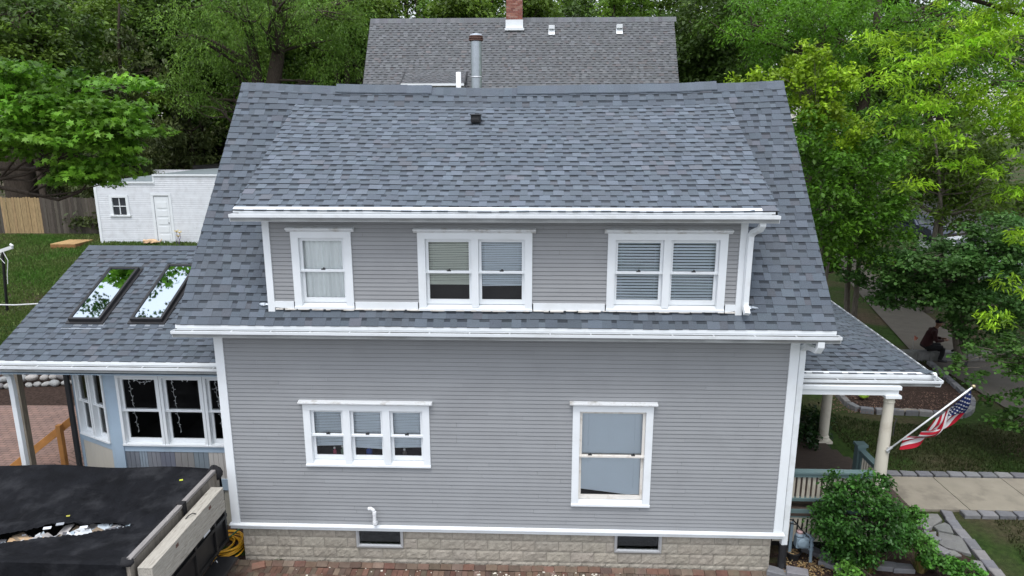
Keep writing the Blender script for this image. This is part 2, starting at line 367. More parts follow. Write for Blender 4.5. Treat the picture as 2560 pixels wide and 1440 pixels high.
def drape(poly_rows, name, m, off=.0, kind='structure', step=.35):
    """rows: list of (left point, right point) in xy; a sheet laid on the terrain"""
    mb = MB(); V = []; n = 9
    pts = []
    for i in range(len(poly_rows)-1):
        (a0, b0), (a1, b1) = poly_rows[i], poly_rows[i+1]; k = max(1, int((Vector(a1)-Vector(a0)).length/step))
        for t in range(k): q = t/k; pts.append((Vector(a0).lerp(Vector(a1), q), Vector(b0).lerp(Vector(b1), q)))
    pts.append((Vector(poly_rows[-1][0]), Vector(poly_rows[-1][1])))
    for a, b in pts:
        for j in range(n): p = a.lerp(b, j/(n-1)); V.append((p.x, p.y, hz(p.x, p.y)+off))
    F = [(i*n+j, i*n+j+1, (i+1)*n+j+1, (i+1)*n+j) for i in range(len(pts)-1) for j in range(n-1)]
    mb.add(V, F); return tag(mb.build(name, m, smooth=True), kind=kind)
drape([((-60, -60), (60, -60)), ((-60, -.62), (60, -.62))], 'driveway', 'driveway', .004, step=6)
drape([((-16.5, 1.75), (-8.3, 1.75)), ((-16.5, 4.75), (-8.3, 4.9))], 'patio', 'patio_brick', .006)
drape([((-18.5, 4.75), (-8.3, 4.9)), ((-18.5, 6.6), (-8.3, 6.9))], 'mulch_bed', 'mulch', .004)
# street and pavements on the right
drape([((13.1, 2.0), (15.2, 2.0)), ((13.1, 12.0), (15.2, 12.0)), ((16.9, 28), (18.4, 28)), ((23, 60), (24.5, 60))], 'sidewalk', mat('shaded_concrete', (.09, .08, .066), .9, var=.15, vscale=3, bump=.25, bscale=60, dirt=(.08, .07, .055), dscale=1.2, damt=.6), .02)  # concrete colour darkened to stand in for tree shade
drape([((21, -60), (30, -60)), ((21, 12), (30, 12)), ((26, 40), (35, 40)), ((40, 120), (52, 120))], 'street', 'asphalt', .015, step=2)

# ---------------------------------------------------------------- the grey house
HX = 4.65; YD = -.15
house = empty('grey_house', (0, 0, 0), 'grey clapboard house with white trim, wide shed dormer and blue-grey shingle roof in the foreground', 'house')
def boxrect(x0, y0, x1, y1, y, x2=None, x3=None):
    """outer casing corner pixels -> xa, xb, za, zb on plane Y=y"""
    a, b = P(x0, y0, Y=y), P(x1, y0, Y=y); c, d = P(x2 or x0, y1, Y=y), P(x3 or x1, y1, Y=y)
    return (a.x+c.x)/2, (b.x+d.x)/2, (c.z+d.z)/2, (a.z+b.z)/2
D1 = boxrect(722, 574, 878, 769, YD, 744, 886)
D2 = boxrect(1040, 577, 1330, 774, YD, 1052, 1331)
D3 = boxrect(1524, 579, 1822, 776, YD, 1511, 1807)
W1 = boxrect(757, 1007, 1073, 1163, 0, 768, 1077)
W2 = boxrect(1433, 1010, 1635, 1262, 0, 1427, 1622)

# walls: lap siding
zb, zt = .67, 4.16
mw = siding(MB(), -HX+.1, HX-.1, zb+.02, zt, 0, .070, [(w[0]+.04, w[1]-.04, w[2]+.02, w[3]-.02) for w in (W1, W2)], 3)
holes = [(w[0]+.1, w[1]-.1, w[2]+.05, w[3]-.05) for w in (W1, W2)]
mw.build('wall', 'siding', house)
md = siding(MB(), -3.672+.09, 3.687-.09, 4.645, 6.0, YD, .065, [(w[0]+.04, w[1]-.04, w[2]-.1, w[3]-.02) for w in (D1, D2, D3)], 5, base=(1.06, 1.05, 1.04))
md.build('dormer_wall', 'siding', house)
# end and back walls, gables, dormer cheeks
m = MB()
for sx in (-HX, HX):
    s_ = 1 if sx > 0 else -1
    n = 45
    for i in range(n):
        a = zb+i*(7.9-zb)/n*1.0; b = a+(7.9-zb)/n
        def ylim(z): return (0, 5.9) if z < 4.3 else (max(0, (z-4.66)/1.165), 5.9-max(0, (z-4.66)/1.165))
        (p, q), (p2, q2) = ylim(a), ylim(b)
        m.quad((sx+s_*.012, p, a), (sx+s_*.012, q, a), (sx, q2, b), (sx, p2, b), (1, 1, 1))
m.quad((-HX, 5.9, 0), (HX, 5.9, 0), (HX, 5.9, 4.3), (-HX, 5.9, 4.3))
m.build('end_wall', 'siding', house)
for sx in (-3.66, 3.675): MB().add([(sx, YD+.01, 4.5), (sx, 2.6, 7.72), (sx, YD+.01, 6.1)], [(0, 1, 2)]).build('dormer_cheek', 'siding', house)

# foundation of rock faced blocks
m = MB(); mo = MB(); BW, BH = .406, .2
bwin = [(P(895, 1350, Y=.0).x, P(1003, 1350, Y=0).x), (P(1541, 1355, Y=0).x, P(1650, 1355, Y=0).x)]
fx0, fx1 = -4.53, 4.53
for r in range(4):
    z0 = .60-BH*(r+1)+.012; x = fx0-(BW/2 if r % 2 else 0)
    while x < fx1:
        a, b = max(x, fx0), min(x+BW-.008, fx1); x += BW
        if b-a < .03: continue
        ivs = [(a, b)]
        if z0+BH > .24:
            for (p, q) in bwin: ivs = subtract(ivs, p-.03, q+.03)
        for (a2, b2) in ivs:
            if b2-a2 < .03: continue
            nx, nz = max(2, int((b2-a2)/.035)), 5; vs = []; c = vary((1, 1, 1), .06)
            ph = random.uniform(0, 9)
            for j in range(nz+1):
                for i in range(nx+1):
                    e = (i in (0, nx)) or (j in (0, nz))
                    d = .003 if e else .012+random.uniform(-.004, .005)+.005*math.sin(i*1.3+ph)*math.cos(j+ph)
                    vs.append((a2+(b2-a2)*i/nx, .04-d, z0+(BH-.008)*j/nz))
            m.add(vs, [(j*(nx+1)+i, j*(nx+1)+i+1, (j+1)*(nx+1)+i+1, (j+1)*(nx+1)+i) for j in range(nz) for i in range(nx)], c)
f = m.build('foundation', 'block', house)
mo = MB(); z1b = .235
xsb = [fx0]+[t for (p, q) in bwin for t in (p-.03, q+.03)]+[fx1]
for i in range(0, len(xsb), 2): mo.box(xsb[i], xsb[i+1], .043, .25, -.2, .62)
for (p, q) in bwin: mo.box(p-.03, q+.03, .043, .25, -.2, z1b)
mo.box(fx0, fx0+.02, .05, 5.8, -.2, .62); mo.box(fx1-.02, fx1, .05, 5.8, -.2, .62)
mo.build('mortar_core', 'mortar', f)
# basement windows
for (p, q) in bwin:
    m = MB(); zt_, zz = .60, .27
    m.box(p-.03, p, -.0, .1, zz, zt_); m.box(q, q+.03, -.0, .1, zz, zt_); m.box(p-.03, q+.03, -.0, .1, zz-.025, zz); m.box(p, p+.018, .02, .05, zz, zt_); m.box(q-.018, q, .02, .05, zz, zt_)
    w = m.build('basement_window', 'alu', house)
    MB().box(p+.018, q-.018, .045, .049, zz, zt_).build('pane', 'pane_dark', w)
    k = MB(); k.box(p+.018, q-.018, .035, .04, zz, zz+.02); k.build('screen_rail', 'alu', w)
    k = MB(); k.quad((p, .35, zz), (q, .35, zz), (q, .35, zt_), (p, .35, zt_)); k.quad((p, .06, zz), (q, .06, zz), (q, .35, zz), (p, .35, zz)); k.quad((p, .06, zz), (p, .35, zz), (p, .35, zt_), (p, .06, zt_)); k.quad((q, .06, zz), (q, .35, zz), (q, .35, zt_), (q, .06, zt_))
    k.build('interior', 'dark_room', w)

# trim: water table, corner boards, frieze
m = MB(); m.extx([(-.075, .655), (-.075, .672), (-.015, .69), (.03, .69), (.03, .58), (-.028, .58), (-.028, .655)], -HX-.06, HX+.06); m.build('water_table', 'white_paint', house)
for s_ in (-1, 1):
    m = MB(); x = s_*HX; a, b = sorted((x, x-s_*.115)); m.box(a, b, -.03, .0, .692, 4.10); m.box(*sorted((x, x+s_*.028)), -.03, .12, .692, 4.10)
    m.box(a-.035, b+.035, -.055, .13, 4.10, 4.125)
    m.build('corner_board', 'white_paint', house)
for s_, x in ((-1, -3.672), (1, 3.687)):
    a, b = sorted((x, x-s_*.105)); m = MB(); m.box(a, b, YD-.034, YD, 4.50, 5.935); m.build('dormer_corner_board', 'white_paint', house)
m = MB(); m.box(-HX+.0, HX, -.022, .0, 4.128, 4.2); m.build('frieze', 'white_paint', house)
m = MB(); m.box(-3.70, 3.71, YD-.035, YD+.02, 5.935, 6.03); m.build('dormer_frieze', 'white_paint', house)
# band along the dormer foot, with worn bottom edge
m = MB()
segs = [-3.66, D1[0]-.02, D1[1]+.02, D2[0]-.02, D2[1]+.02, D3[0]-.02, D3[1]+.02, 3.67]
for i in range(7):
    if i % 2 == 0:
        a, b = segs[i], segs[i+1]; lz, rz_ = (4.575 if i == 0 else 4.55), (4.575 if i == 6 else 4.55); m = MB(); m.add([(x, y, z) for y in (YD-.033, YD) for x, z in ((a, lz), (b, rz_), (b, 4.665), (a, 4.665))], [(0, 1, 2, 3), (7, 6, 5, 4), (0, 4, 5, 1), (1, 5, 6, 2), (2, 6, 7, 3), (3, 7, 4, 0)]); m.build('dormer_base_board', 'white_paint', house)
m = MB(); x = -3.55
while x < 3.55:
    w = random.uniform(.05, .22); h = random.uniform(.004, .02); m.box(x, x+w, YD-.045-random.uniform(0, .01), YD-.01, 4.55-h, 4.553); x += w*random.uniform(.8, 1.3)
m.build('peeling_edge', 'old_white', house)
# step flashing curls
for x, y_, z_ in ((-3.74, -.12, 4.60), (3.84, -.12, 4.61)):
    m = MB(); m.blob((x, y_, z_), (.07, .04, .025), seed=3, amp=.4); m.build('flashing', 'galv', house, smooth=False)

# ----- windows
def box_interior(k, x0, x1, z0, z1, y0, y1):
    k.quad((x0, y1, z0), (x1, y1, z0), (x1, y1, z1), (x0, y1, z1)); k.quad((x0, y0, z0), (x1, y0, z0), (x1, y1, z0), (x0, y1, z0)); k.quad((x0, y0, z1), (x0, y1, z1), (x1, y1, z1), (x1, y0, z1))
    k.quad((x0, y0, z0), (x0, y1, z0), (x0, y1, z1), (x0, y0, z1)); k.quad((x1, y0, z0), (x1, y0, z1), (x1, y1, z1), (x1, y1, z0))
def slats(m, x0, x1, ztop, zbl, zbr, y, sp, depth, tilt, col=(1, 1, 1)):
    z = ztop; n = 0
    while z > min(zbl, zbr):
        zl, zr = max(z, zbl), max(z, zbr)
        if zl > zbl or zr > zbr:
            j = random.uniform(-.002, .002); zl = max(z+j, zbl+.01); zr = max(z-j, zbr+.01); c = vary(col, .04)
            dy, dz = depth*math.cos(tilt)/2, depth*math.sin(tilt)/2
            m.quad((x0, y-dy, zl-dz), (x1, y-dy, zr-dz), (x1, y+dy, zr+dz), (x0, y+dy, zl+dz), c)
        z -= sp; n += 1
    m.add([(x0, y-.012, zbl-.012), (x1, y-.012, zbr-.012), (x1, y+.012, zbr-.012), (x0, y+.012, zbl-.012), (x0, y-.012, zbl+.004), (x1, y-.012, zbr+.004), (x1, y+.012, zbr+.004), (x0, y+.012, zbl+.004)],
          [(0, 3, 2, 1), (4, 5, 6, 7), (0, 1, 5, 4), (1, 2, 6, 5), (2, 3, 7, 6), (3, 0, 4, 7)], col)
    for fx in (.13, .87):
        xx = x0+(x1-x0)*fx; m.box(xx-.0015, xx+.0015, y-depth*.5-.003, y-depth*.5-.001, max(zbl, zbr), ztop)
def window(rect, y, bays, covers, old=False, cap=True, side=.115, head=.125, sill=.075, mull=.105, label=None, warp=None, paint='white_paint', lock=1, deep=.5, split=.5, frame=.045):
    xa, xb, za, zb_ = rect; sash_m = 'old_white' if old else paint
    m = MB(); m.box(xa, xa+side, y-.035, y+.11, za, zb_-head); m.box(xb-side, xb, y-.035, y+.11, za, zb_-head); m.box(xa, xb, y-.037, y+.11, zb_-head, zb_)
    m.extx([(y-.05, za-.012), (y-.05, za+.02), (y+.10, za+sill), (y+.12, za+sill), (y+.12, za-.012)], xa+side*.0-.003, xb+.003)
    mc = MB()
    if cap:
        mc.extx([(y-.038, zb_-.03), (y-.055, zb_-.02), (y-.075, zb_+.002), (y-.105, zb_+.012), (y-.105, zb_+.03), (y, zb_+.045), (y, zb_-.03)], xa-.055, xb+.055)
    bw = (xb-xa-2*side-(bays-1)*mull)/bays
    for i in range(1, bays):
        x = xa+side+i*bw+(i-1)*mull; m.box(x, x+mull, y-.032, y+.11, za+sill*.5, zb_-head)
    wn = m.build('window', paint, house, warp=warp)
    if label: wn['label'] = label
    if cap: mc.build('head_cap', 'cap_white', wn, warp=warp)
    for i in range(bays):
        x0 = xa+side+i*(bw+mull); x1 = x0+bw; z0, z1 = za+sill, zb_-head; zm = z0+(z1-z0)*split
        fr = frame
        for nm, a, b, yy, bot, top in (('upper_sash', zm-.015, z1, y+.035, .035, .05), ('lower_sash', z0, zm+.02, y+.072, .075, .035)):
            s = MB(); s.box(x0+.002, x0+fr, yy-.016, yy+.016, a, b); s.box(x1-fr, x1-.002, yy-.016, yy+.016, a, b); s.box(x0+fr, x1-fr, yy-.017, yy+.016, a, a+bot); s.box(x0+fr, x1-fr, yy-.017, yy+.016, b-top, b)
            s.build(nm, sash_m, wn, warp=warp)
            g_ = MB(); g_.quad((x0+fr, yy, a+bot), (x1-fr, yy, a+bot), (x1-fr, yy, b-top), (x0+fr, yy, b-top)); g_.build('pane', 'pane', wn, warp=warp)
        # outward lip of the meeting rail and its catches
        s = MB(); s.box(x0-.004, x1+.004, y-.004, y+.05, zm-.018, zm+.012); s.build('meeting_rail', sash_m, wn, warp=warp)
        for q in range(lock):
            xx = (x0+x1)/2+(0 if lock == 1 else (-1+2*q)*bw*.33)
            s = MB(); s.box(xx-.03, xx+.03, y+.005, y+.035, zm+.012, zm+.03); s.lathe((xx+.008, y+.02, zm+.028), [(.018, 0), (.012, .018)], 8); s.build('sash_lock', 'bronze', wn, warp=warp)
        c = covers[i] if i < len(covers) else None
        if c and c[0] == 'blind':
            _, mt, sp, dep, tilt, fl, fr_ = c; s = MB(); zt2 = z1-.02
            slats(s, x0+.02, x1-.02, zt2, zt2-(zt2-z0)*fl, zt2-(zt2-z0)*fr_, y+.105, sp, dep, tilt)
            s.build('blind', mt, wn, warp=warp)
        if c and c[0] == 'curtain':
            s = MB(); V = []; nx, nz = 90, 4; gap = .6
            for j in range(nz+1):
                for k in range(nx+1):
                    u = k/nx; V.append((x0+u*bw, y+.112+.012*math.sin(u*46+.6*math.sin(u*13))+.01*math.sin(u*17+j*.3)+(.05 if abs(u-gap) < .008 else 0), z0+(z1-z0)*j/nz))
            s.add(V, [(j*(nx+1)+k, j*(nx+1)+k+1, (j+1)*(nx+1)+k+1, (j+1)*(nx+1)+k) for j in range(nz) for k in range(nx)]); s.build('curtain', 'curtain', wn, smooth=True, warp=warp)
        k = MB(); box_interior(k, x0-.02, x1+.02, z0-.03, z1+.02, y+.112, y+deep); k.build('interior', 'dark_room', wn, warp=warp)
    return wn
T = R
window(D1, YD, 1, [('curtain',)], label='single dormer window with white curtains', deep=.35)
window(D2, YD, 2, [('blind', 'blind_cream', .028, .026, T(50), .69, .69), ('blind', 'blind', .028, .026, T(50), .71, .70)], label='double dormer window with half raised blinds', deep=.35)
window(D3, YD, 2, [('blind', 'blind', .046, .036, T(52), .97, .97), ('blind', 'blind', .046, .036, T(54), .97, .98)], label='double dormer window with wide slat blinds fully lowered', deep=.35)
window(W1, 0, 3, [('blind', 'blind', .028, .022, T(48), .74, .72), ('blind', 'blind', .028, .024, T(50), .76, .79), ('blind', 'blind', .028, .024, T(50), .76, .74)], label='triple window with three part lowered blinds', mull=.115)
window(W2, 0, 1, [('blind', 'blind', .016, .020, T(52), .885, .965)], old=True, lock=2, label='tall window with a crooked mini blind')

# ----- roofs
SAG = .115
def sag(V):
    V = V.copy(); t = np.clip((V[:, 2]-4.31)/3.83, 0, 1)**2*np.where(V[:, 1] < 6, 1, 0)
    V[:, 2] -= SAG*np.clip(1-(V[:, 0]/5.1)**2, 0, 1)*t
    V[:, 2] += .004*np.sin(V[:, 0]*2.1+V[:, 1]*1.7)+.002*np.sin(V[:, 0]*5.3+V[:, 2]*4)
    return V
RX0, RX1 = -5.10, 5.085; RU = Vector((0, 3.288, 3.83)); RL = RU.length; RUn = RU.normalized()
def main_iv(a, b):
    ya, yb = -.338+RUn.y*a, -.338+RUn.y*b
    if yb < YD+.04: return [(RX0, RX1, RX0, RX1)]
    if ya < 2.50: return [(RX0, -3.67, RX0, -3.67), (3.685, RX1, 3.685, RX1)]
    return [(RX0, RX1, RX0, RX1)]
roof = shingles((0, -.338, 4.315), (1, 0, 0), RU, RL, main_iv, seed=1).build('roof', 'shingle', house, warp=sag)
shingles((0, 2.95+3.29, 4.315), (-1, 0, 0), (0, -3.288, 3.83), RL, rect_iv(-RX1, -RX0), seed=2, expo=.29).build('back_roof', 'shingle', house, warp=sag)
def strips(m, x0, x1, rows, n=16):
    for (ya, za), (yb2, zb2) in zip(rows[:-1], rows[1:]):
        for i in range(n):
            a, b = x0+(x1-x0)*i/n, x0+(x1-x0)*(i+1)/n; m.quad((a, ya, za), (b, ya, za), (b, yb2, zb2), (a, yb2, zb2))
m = MB()   # roof deck, so nothing shows through
for sy in (1, -1):
    y0 = -.338 if sy > 0 else 6.24
    if sy > 0:
        for (a, b) in ((RX0+.01, -3.66), (3.67, RX1-.01)): strips(m, a, b, [(y0, 4.29), (1, 5.845), (2, 7.01), (2.95, 8.11)])
        strips(m, -3.66, 3.67, [(2.56, 7.665), (2.95, 8.11)]); strips(m, -3.66, 3.67, [(y0, 4.29), (-.17, 4.485)])
    else: strips(m, RX0, RX1, [(y0, 4.29), (4.9, 5.84), (3.9, 7.0), (2.95, 8.11)])
m.build('roof_deck', 'wood_old', house, warp=sag)
# rake boards and eave soffit
m = MB()
for x in (RX0+.012, RX1-.03):
    for sy in (1, -1):
        y0 = -.338 if sy > 0 else 6.24
        m.add([(x, y0, 4.29), (x+.018, y0, 4.29), (x+.018, 2.95, 8.115), (x, 2.95, 8.115), (x, y0, 4.13), (x+.018, y0, 4.13), (x+.018, 2.95, 7.95), (x, 2.95, 7.95)], [(0, 1, 2, 3), (4, 7, 6, 5), (0, 4, 5, 1), (0, 3, 7, 4), (1, 5, 6, 2)])
m.build('rake_board', 'white_paint', house, warp=sag)
m = MB(); m.box(RX0+.03, RX1-.04, -.325, .0, 4.205, 4.222); m.box(RX0+.03, RX1-.04, -.333, -.31, 4.13, 4.295)
m.box(RX0+.03, -HX, 0, 5.9, 4.21, 4.222); m.box(HX, RX1-.04, 0, 5.9, 4.21, 4.222); m.build('soffit', 'white_paint', house)
# dormer roof
DV = Vector((0, 3.08, 1.65)); DL = DV.length+.12
dro = shingles((0, -.45, 6.135), (1, 0, 0), DV, DL, rect_iv(-3.985, 4.03), seed=8, expo=.147, tone=1.2, wsc=.8).build('dormer_roof', 'shingle', house, warp=sag)  # tone raised to paint in the brighter light on this shallower slope
m = MB(); strips(m, -3.97, 4.015, [(-.43, 6.115), (1, 6.88), (2.6, 7.73)]); strips(m, -3.97, 4.015, [(-.43, 6.03), (2.55, 7.6)])
for x in (-3.97, 4.015): m.quad((x, -.43, 6.03), (x, -.43, 6.115), (x, 2.6, 7.73), (x, 2.55, 7.6))
m.build('dormer_roof_edge', 'bronze', house, warp=sag)
m = MB(); m.box(-3.9, 3.93, -.42, YD+.02, 6.01, 6.025); m.box(-3.9, 3.93, -.435, -.41, 5.965, 6.1); m.build('dormer_soffit', 'white_paint', house)

def gutter(x0, x1, yb, zt_, name='gutter', h=.11, hang=.62, warp=None, ends=True):
    k = h/.11; m = MB()
    prof = [(0, 0), (0, -.11), (-.08, -.11), (-.09, -.06), (-.118, -.045), (-.122, 0), (-.105, 0), (-.105, -.008), (-.114, -.008), (-.111, -.038), (-.083, -.055), (-.074, -.103), (-.006, -.103), (-.006, 0)]
    prof = [(yb+a, zt_+b*k) for a, b in prof]
    nseg = max(1, int((x1-x0)/2.4)); xs_ = [x0+(x1-x0)*i/nseg for i in range(nseg+1)]
    for i in range(nseg): m.extx([(a, b+random.uniform(-.0015, .0015)) for a, b in prof], xs_[i], xs_[i+1])
    if ends:
        pe = [(yb, zt_), (yb, zt_-.11*k), (yb-.08, zt_-.11*k), (yb-.09, zt_-.06*k), (yb-.118, zt_-.045*k), (yb-.122, zt_)]
        m.extx(pe, x0-.003, x0); m.extx(pe, x1, x1+.003)
    gt = m.build(name, 'gutter_white', house, warp=warp)
    q = MB(); q.box(x0+.01, x1-.01, yb-.098, yb-.0125, zt_-.10, zt_-.06*k); q.box(x0+.01, x1-.01, yb-.012, yb-.007, zt_-.10, zt_-.012); q.build('gutter_shade_silt', mat('shade_silt', (.22, .23, .23), .9, var=.3, dirt=(.12, .11, .09)), gt, warp=warp)  # grey liner: dirt on the floor, trough shade painted up the back wall
    x = x0+.3
    while x < x1-.1: MB().box(x-.012, x+.012, yb-.115, yb-.004, zt_-.016, zt_-.012).build('hanger', 'alu', gt, warp=warp); x += hang
    q = MB(); q.quad((x0+.02, yb-.006, zt_+.012), (x1-.04, yb-.006, zt_+.012), (x1-.04, yb-.002, zt_+.066), (x0+.02, yb-.002, zt_+.066)); q.quad((x0+.02, yb-.002, zt_+.066), (x1-.04, yb-.002, zt_+.066), (x1-.04, yb+.05, zt_+.094), (x0+.02, yb+.05, zt_+.094))
    q.build('drip_edge', 'gutter_white', gt, warp=warp)
    return gt
gutter(-5.13, 5.12, -.336, 4.245)
gutter(-4.0, 4.02, -.440, 6.075, hang=1.0)

# ridge cap, two raised vent lengths
m = MB(); x = RX0
def capseg(m, x0, x1, h, w, c):
    d = w/ math.sqrt(1+1.165**2)
    a = (0, 8.15+h); l = (-d, 8.15+h-d*1.165)
    Y0 = 2.95
    vs = []
    for x in (x0, x1):
        vs += [(x, Y0-d, 8.155+h-d*1.165), (x, Y0, 8.165+h), (x, Y0+d, 8.155+h-d*1.165), (x, Y0-d, 8.145-d*1.165+max(0, h-.012)), (x, Y0+d, 8.145-d*1.165+max(0, h-.012))]
    m.add(vs, [(0, 5, 6, 1), (1, 6, 7, 2), (0, 3, 8, 5), (2, 7, 9, 4), (0, 1, 2, 4, 3), (5, 8, 9, 7, 6)], c)
while x < RX1:
    w = .143; c = vary((1.1, 1.1, 1.1), .10); capseg(m, x, min(RX1, x+w), random.uniform(.004, .012), .17, c); x += w
rc = m.build('ridge_cap', 'shingle', house, warp=sag)
for xa, xb in ((-3.28, -1.46), (.15, 3.85)):
    x = xa; m = MB()
    while x < xb: capseg(m, x, min(xb, x+.15), .048+random.uniform(-.003, .004), .185, vary((1.2, 1.2, 1.2), .07)); x += .15
    m.build('ridge_vent_cap', 'shingle', house, warp=sag)
for xa, xb in ((-3.26, -1.48), (.17, 3.83)):
    m = MB(); n_ = 12
    for i in range(n_): capseg(m, xa+(xb-xa)*i/n_, xa+(xb-xa)*(i+1)/n_, .030, .16, (1, 1, 1))
    m.build('ridge_vent_shadow', 'black_plastic', house, warp=sag)  # black strip paints in the shadow under each raised vent cap
# small black roof vent on the dormer roof
c = P(1190, 298, PL=((0, -.45, 6.135), Vector((0, -1.65, 3.08)).normalized()))
m = MB(); m.box(c.x-.085, c.x+.085, c.y-.09, c.y+.1, c.z-.06, c.z+.065); m.box(c.x-.10, c.x+.10, c.y-.12, c.y+.1, c.z+.065, c.z+.085); m.box(c.x-.07, c.x+.07, c.y-.11, c.y-.09, c.z-.03, c.z+.02); m.build('roof_vent', 'black_plastic', house, bevel=.006)
# flue pipe behind the ridge, and white plumbing vent
a = P(1190, 96, Y=4.4); m = MB(); r_ = .112
m.lathe((a.x, 4.4, 6.2), [(r_, 0), (r_, a.z-6.2-.05)], 20); fl = m.build('flue_pipe', 'galv', house, smooth=False)
m = MB()
for z in (a.z-.78, a.z-1.22): m.lathe((a.x, 4.4, z), [(r_+.003, 0), (r_+.009, .012), (r_+.003, .03)], 20)
m.build('collar', 'alu', fl)
m = MB(); m.lathe((a.x, 4.4, a.z-.06), [(.115, 0), (.15, .02), (.15, .035), (.125, .045), (.15, .055), (.15, .07), (.125, .08), (.145, .09), (.14, .11)], 20); m.build('rain_cap', 'rusty', fl)
m = MB(); m.lathe((a.x, 4.4, a.z+.05), [(.145, 0), (.11, .03), (.03, .05)], 20); m.build('cap_dome', 'galv', fl)
a = P(1146, 180, Y=3.7); m = MB(); m.lathe((a.x, 3.7, 7.0), [(.05, 0), (.05, a.z-7.0)], 14); m.build('vent_pipe', 'pvc', house, smooth=True)

# ----- downspouts
def spout(pts, r=.052, name='downspout', sq=.8, foot=None):
    m = MB(); m.tube(pts, r, n=4, squash=sq); return m.build(name, 'gutter_white', house, bevel=.006)
y_ = YD
a = P(1866, 600, Y=-.13); b = P(1848, 757, Y=-.13)
spout([(3.80, -.47, 6.0), (3.80, -.47, 5.93), (3.79, -.40, 5.86), (3.74, -.27, 5.80), (3.72, -.22, 5.74), (3.715, -.22, 5.6), (3.715, -.215, 4.73), (3.715, -.23, 4.66), (3.72, -.33, 4.56)], .062)
spout([(4.83, -.40, 4.16), (4.83, -.40, 4.08), (4.82, -.36, 4.0), (4.79, -.05, 3.98), (4.75, .06, 3.9), (4.75, .06, 3.75), (4.75, .06, .42)], .072)
m = MB(); m.tube([(4.75, .06, .44), (4.75, .05, .1), (4.75, .02, -.02)], .07, 10); m.build('drain_boot', 'black_plastic', house)
# pvc pipe on the wall
b0 = P(938, 1312, Y=-.10); t0 = P(942, 1278, Y=-.10)
m = MB(); m.tube([(b0.x, .0, b0.z), (b0.x, -.09, b0.z), (b0.x, -.115, b0.z+.03), (b0.x, -.12, b0.z+.08), (b0.x, -.12, t0.z-.02), (b0.x-.015, -.12, t0.z+.035), (b0.x-.055, -.12, t0.z+.06), (b0.x-.1, -.12, t0.z+.055)], .03, 12, squash=1)
m.tube([(b0.x, -.12, t0.z-.05), (b0.x, -.12, t0.z)], .035, 12); m.tube([(b0.x, -.12, b0.z+.03), (b0.x, -.12, b0.z+.08)], .035, 12)
m.build('vent_elbow', 'pvc', house, smooth=False)

# ----- sunroom on the left
SY = 1.0
RO = Vector((0, .55, 3.38)); SV = Vector((0, 3.1, 1.5)); SL = SV.length
shingles(RO, (1, 0, 0), SV, SL, rect_iv(-9.0, -4.67), seed=21).build('sunroom_roof', 'shingle', house)
shingles((0, 6.75, 3.38), (-1, 0, 0), (0, -3.1, 1.5), SL, rect_iv(4.67, 9.0), seed=22, expo=.29).build('sunroom_back_roof', 'shingle', house)
m = MB(); m.add([(-8.99, .56, 3.35), (-4.67, .56, 3.35), (-4.67, 3.65, 4.85), (-8.99, 3.65, 4.85), (-8.99, .56, 3.2), (-4.67, .56, 3.2), (-4.67, 3.65, 4.7), (-8.99, 3.65, 4.7)], [(0, 1, 2, 3), (7, 6, 5, 4), (0, 4, 5, 1), (0, 3, 7, 4)])
m.add([(-8.99, 6.74, 3.35), (-4.67, 6.74, 3.35), (-4.67, 3.65, 4.85), (-8.99, 3.65, 4.85)], [(3, 2, 1, 0)])
m.build('sunroom_fascia', 'white_paint', house)
m = MB(); x = -9.0
while x < -4.7: m.add([(x, 3.65-.15, 4.822), (x+.2, 3.65-.15, 4.822), (x+.2, 3.65, 4.9), (x, 3.65, 4.9), (x, 3.8, 4.822), (x+.2, 3.8, 4.822)], [(0, 1, 2, 3), (3, 2, 5, 4)], vary((1, 1, 1), .1)); x += .2
m.build('sunroom_ridge_cap', 'shingle', house)
gutter(-9.02, -4.675, .548, 3.315)
m = MB(); m.box(-8.95, -4.67, .58, 6.5, 3.12, 3.14); m.build('sunroom_ceiling', 'pale_blue', house)
wz = P(430, 1112, Y=SY).z; top_z = P(430, 938, Y=SY).z
x_c = P(286, 935, Y=SY).x*.5+P(312, 1112, Y=SY).x*.5; x1_ = -4.66; n_ = 3; pw = (x1_-x_c)/n_
for i in range(n_):
    a = x_c+i*pw; window((a+.005, a+pw-.005, wz, top_z), SY, 1, [], cap=False, side=.05, head=.05, sill=.03, lock=0, frame=.05, deep=1.2, label='sunroom window beside the grey wall' if i == 2 else None)
z_s = P(560, 1131, Y=SY).z; z_p = P(545, 1197, Y=SY).z; z_b = P(545, 1224, Y=SY).z; z_k = z_b-.0
m = MB(); m.box(x_c, x1_, SY-.012, SY+.1, z_s, wz-.012); m.box(x_c-.17, x_c, SY-.03, SY+.1, .25, 3.12); m.box(x_c, x1_, SY-.01, SY+.1, top_z, 3.12); m.box(x_c, x1_, SY-.02, SY+.05, z_b, z_p)
m.build('sunroom_trim', 'pale_blue', house)
m = MB(); cols = [(.155, .17, .20), (.26, .31, .36), (.21, .22, .245), (.155, .165, .205), (.24, .235, .23), (.20, .24, .27)]
pxs = [318, 352, 372, 404, 440, 487, 524]; xs_ = [P(q, 1160, Y=SY).x for q in pxs]
for i in range(6):
    nn = 3; a = xs_[i]; b = xs_[i+1]
    for j in range(nn): m.box(a+(b-a)*j/nn, a+(b-a)*(j+1)/nn-.006, SY+.0, SY+.05, z_p, z_s-.001, vary(cols[i], .04))
x = xs_[-1]
while x < x1_: m.box(x, x+.084, SY+.0, SY+.05, z_p, z_s-.001, vary((.50, .48, .45), .03)); x += .09
m.build('sunroom_panel', 'panel', house)
m = MB(); m.box(x_c, x1_, SY+.0, SY+.1, -.1, z_b-.001); m.box(x_c, x1_, SY+.06, SY+.12, z_b, z_s); m.build('sunroom_foundation', 'stucco', house)
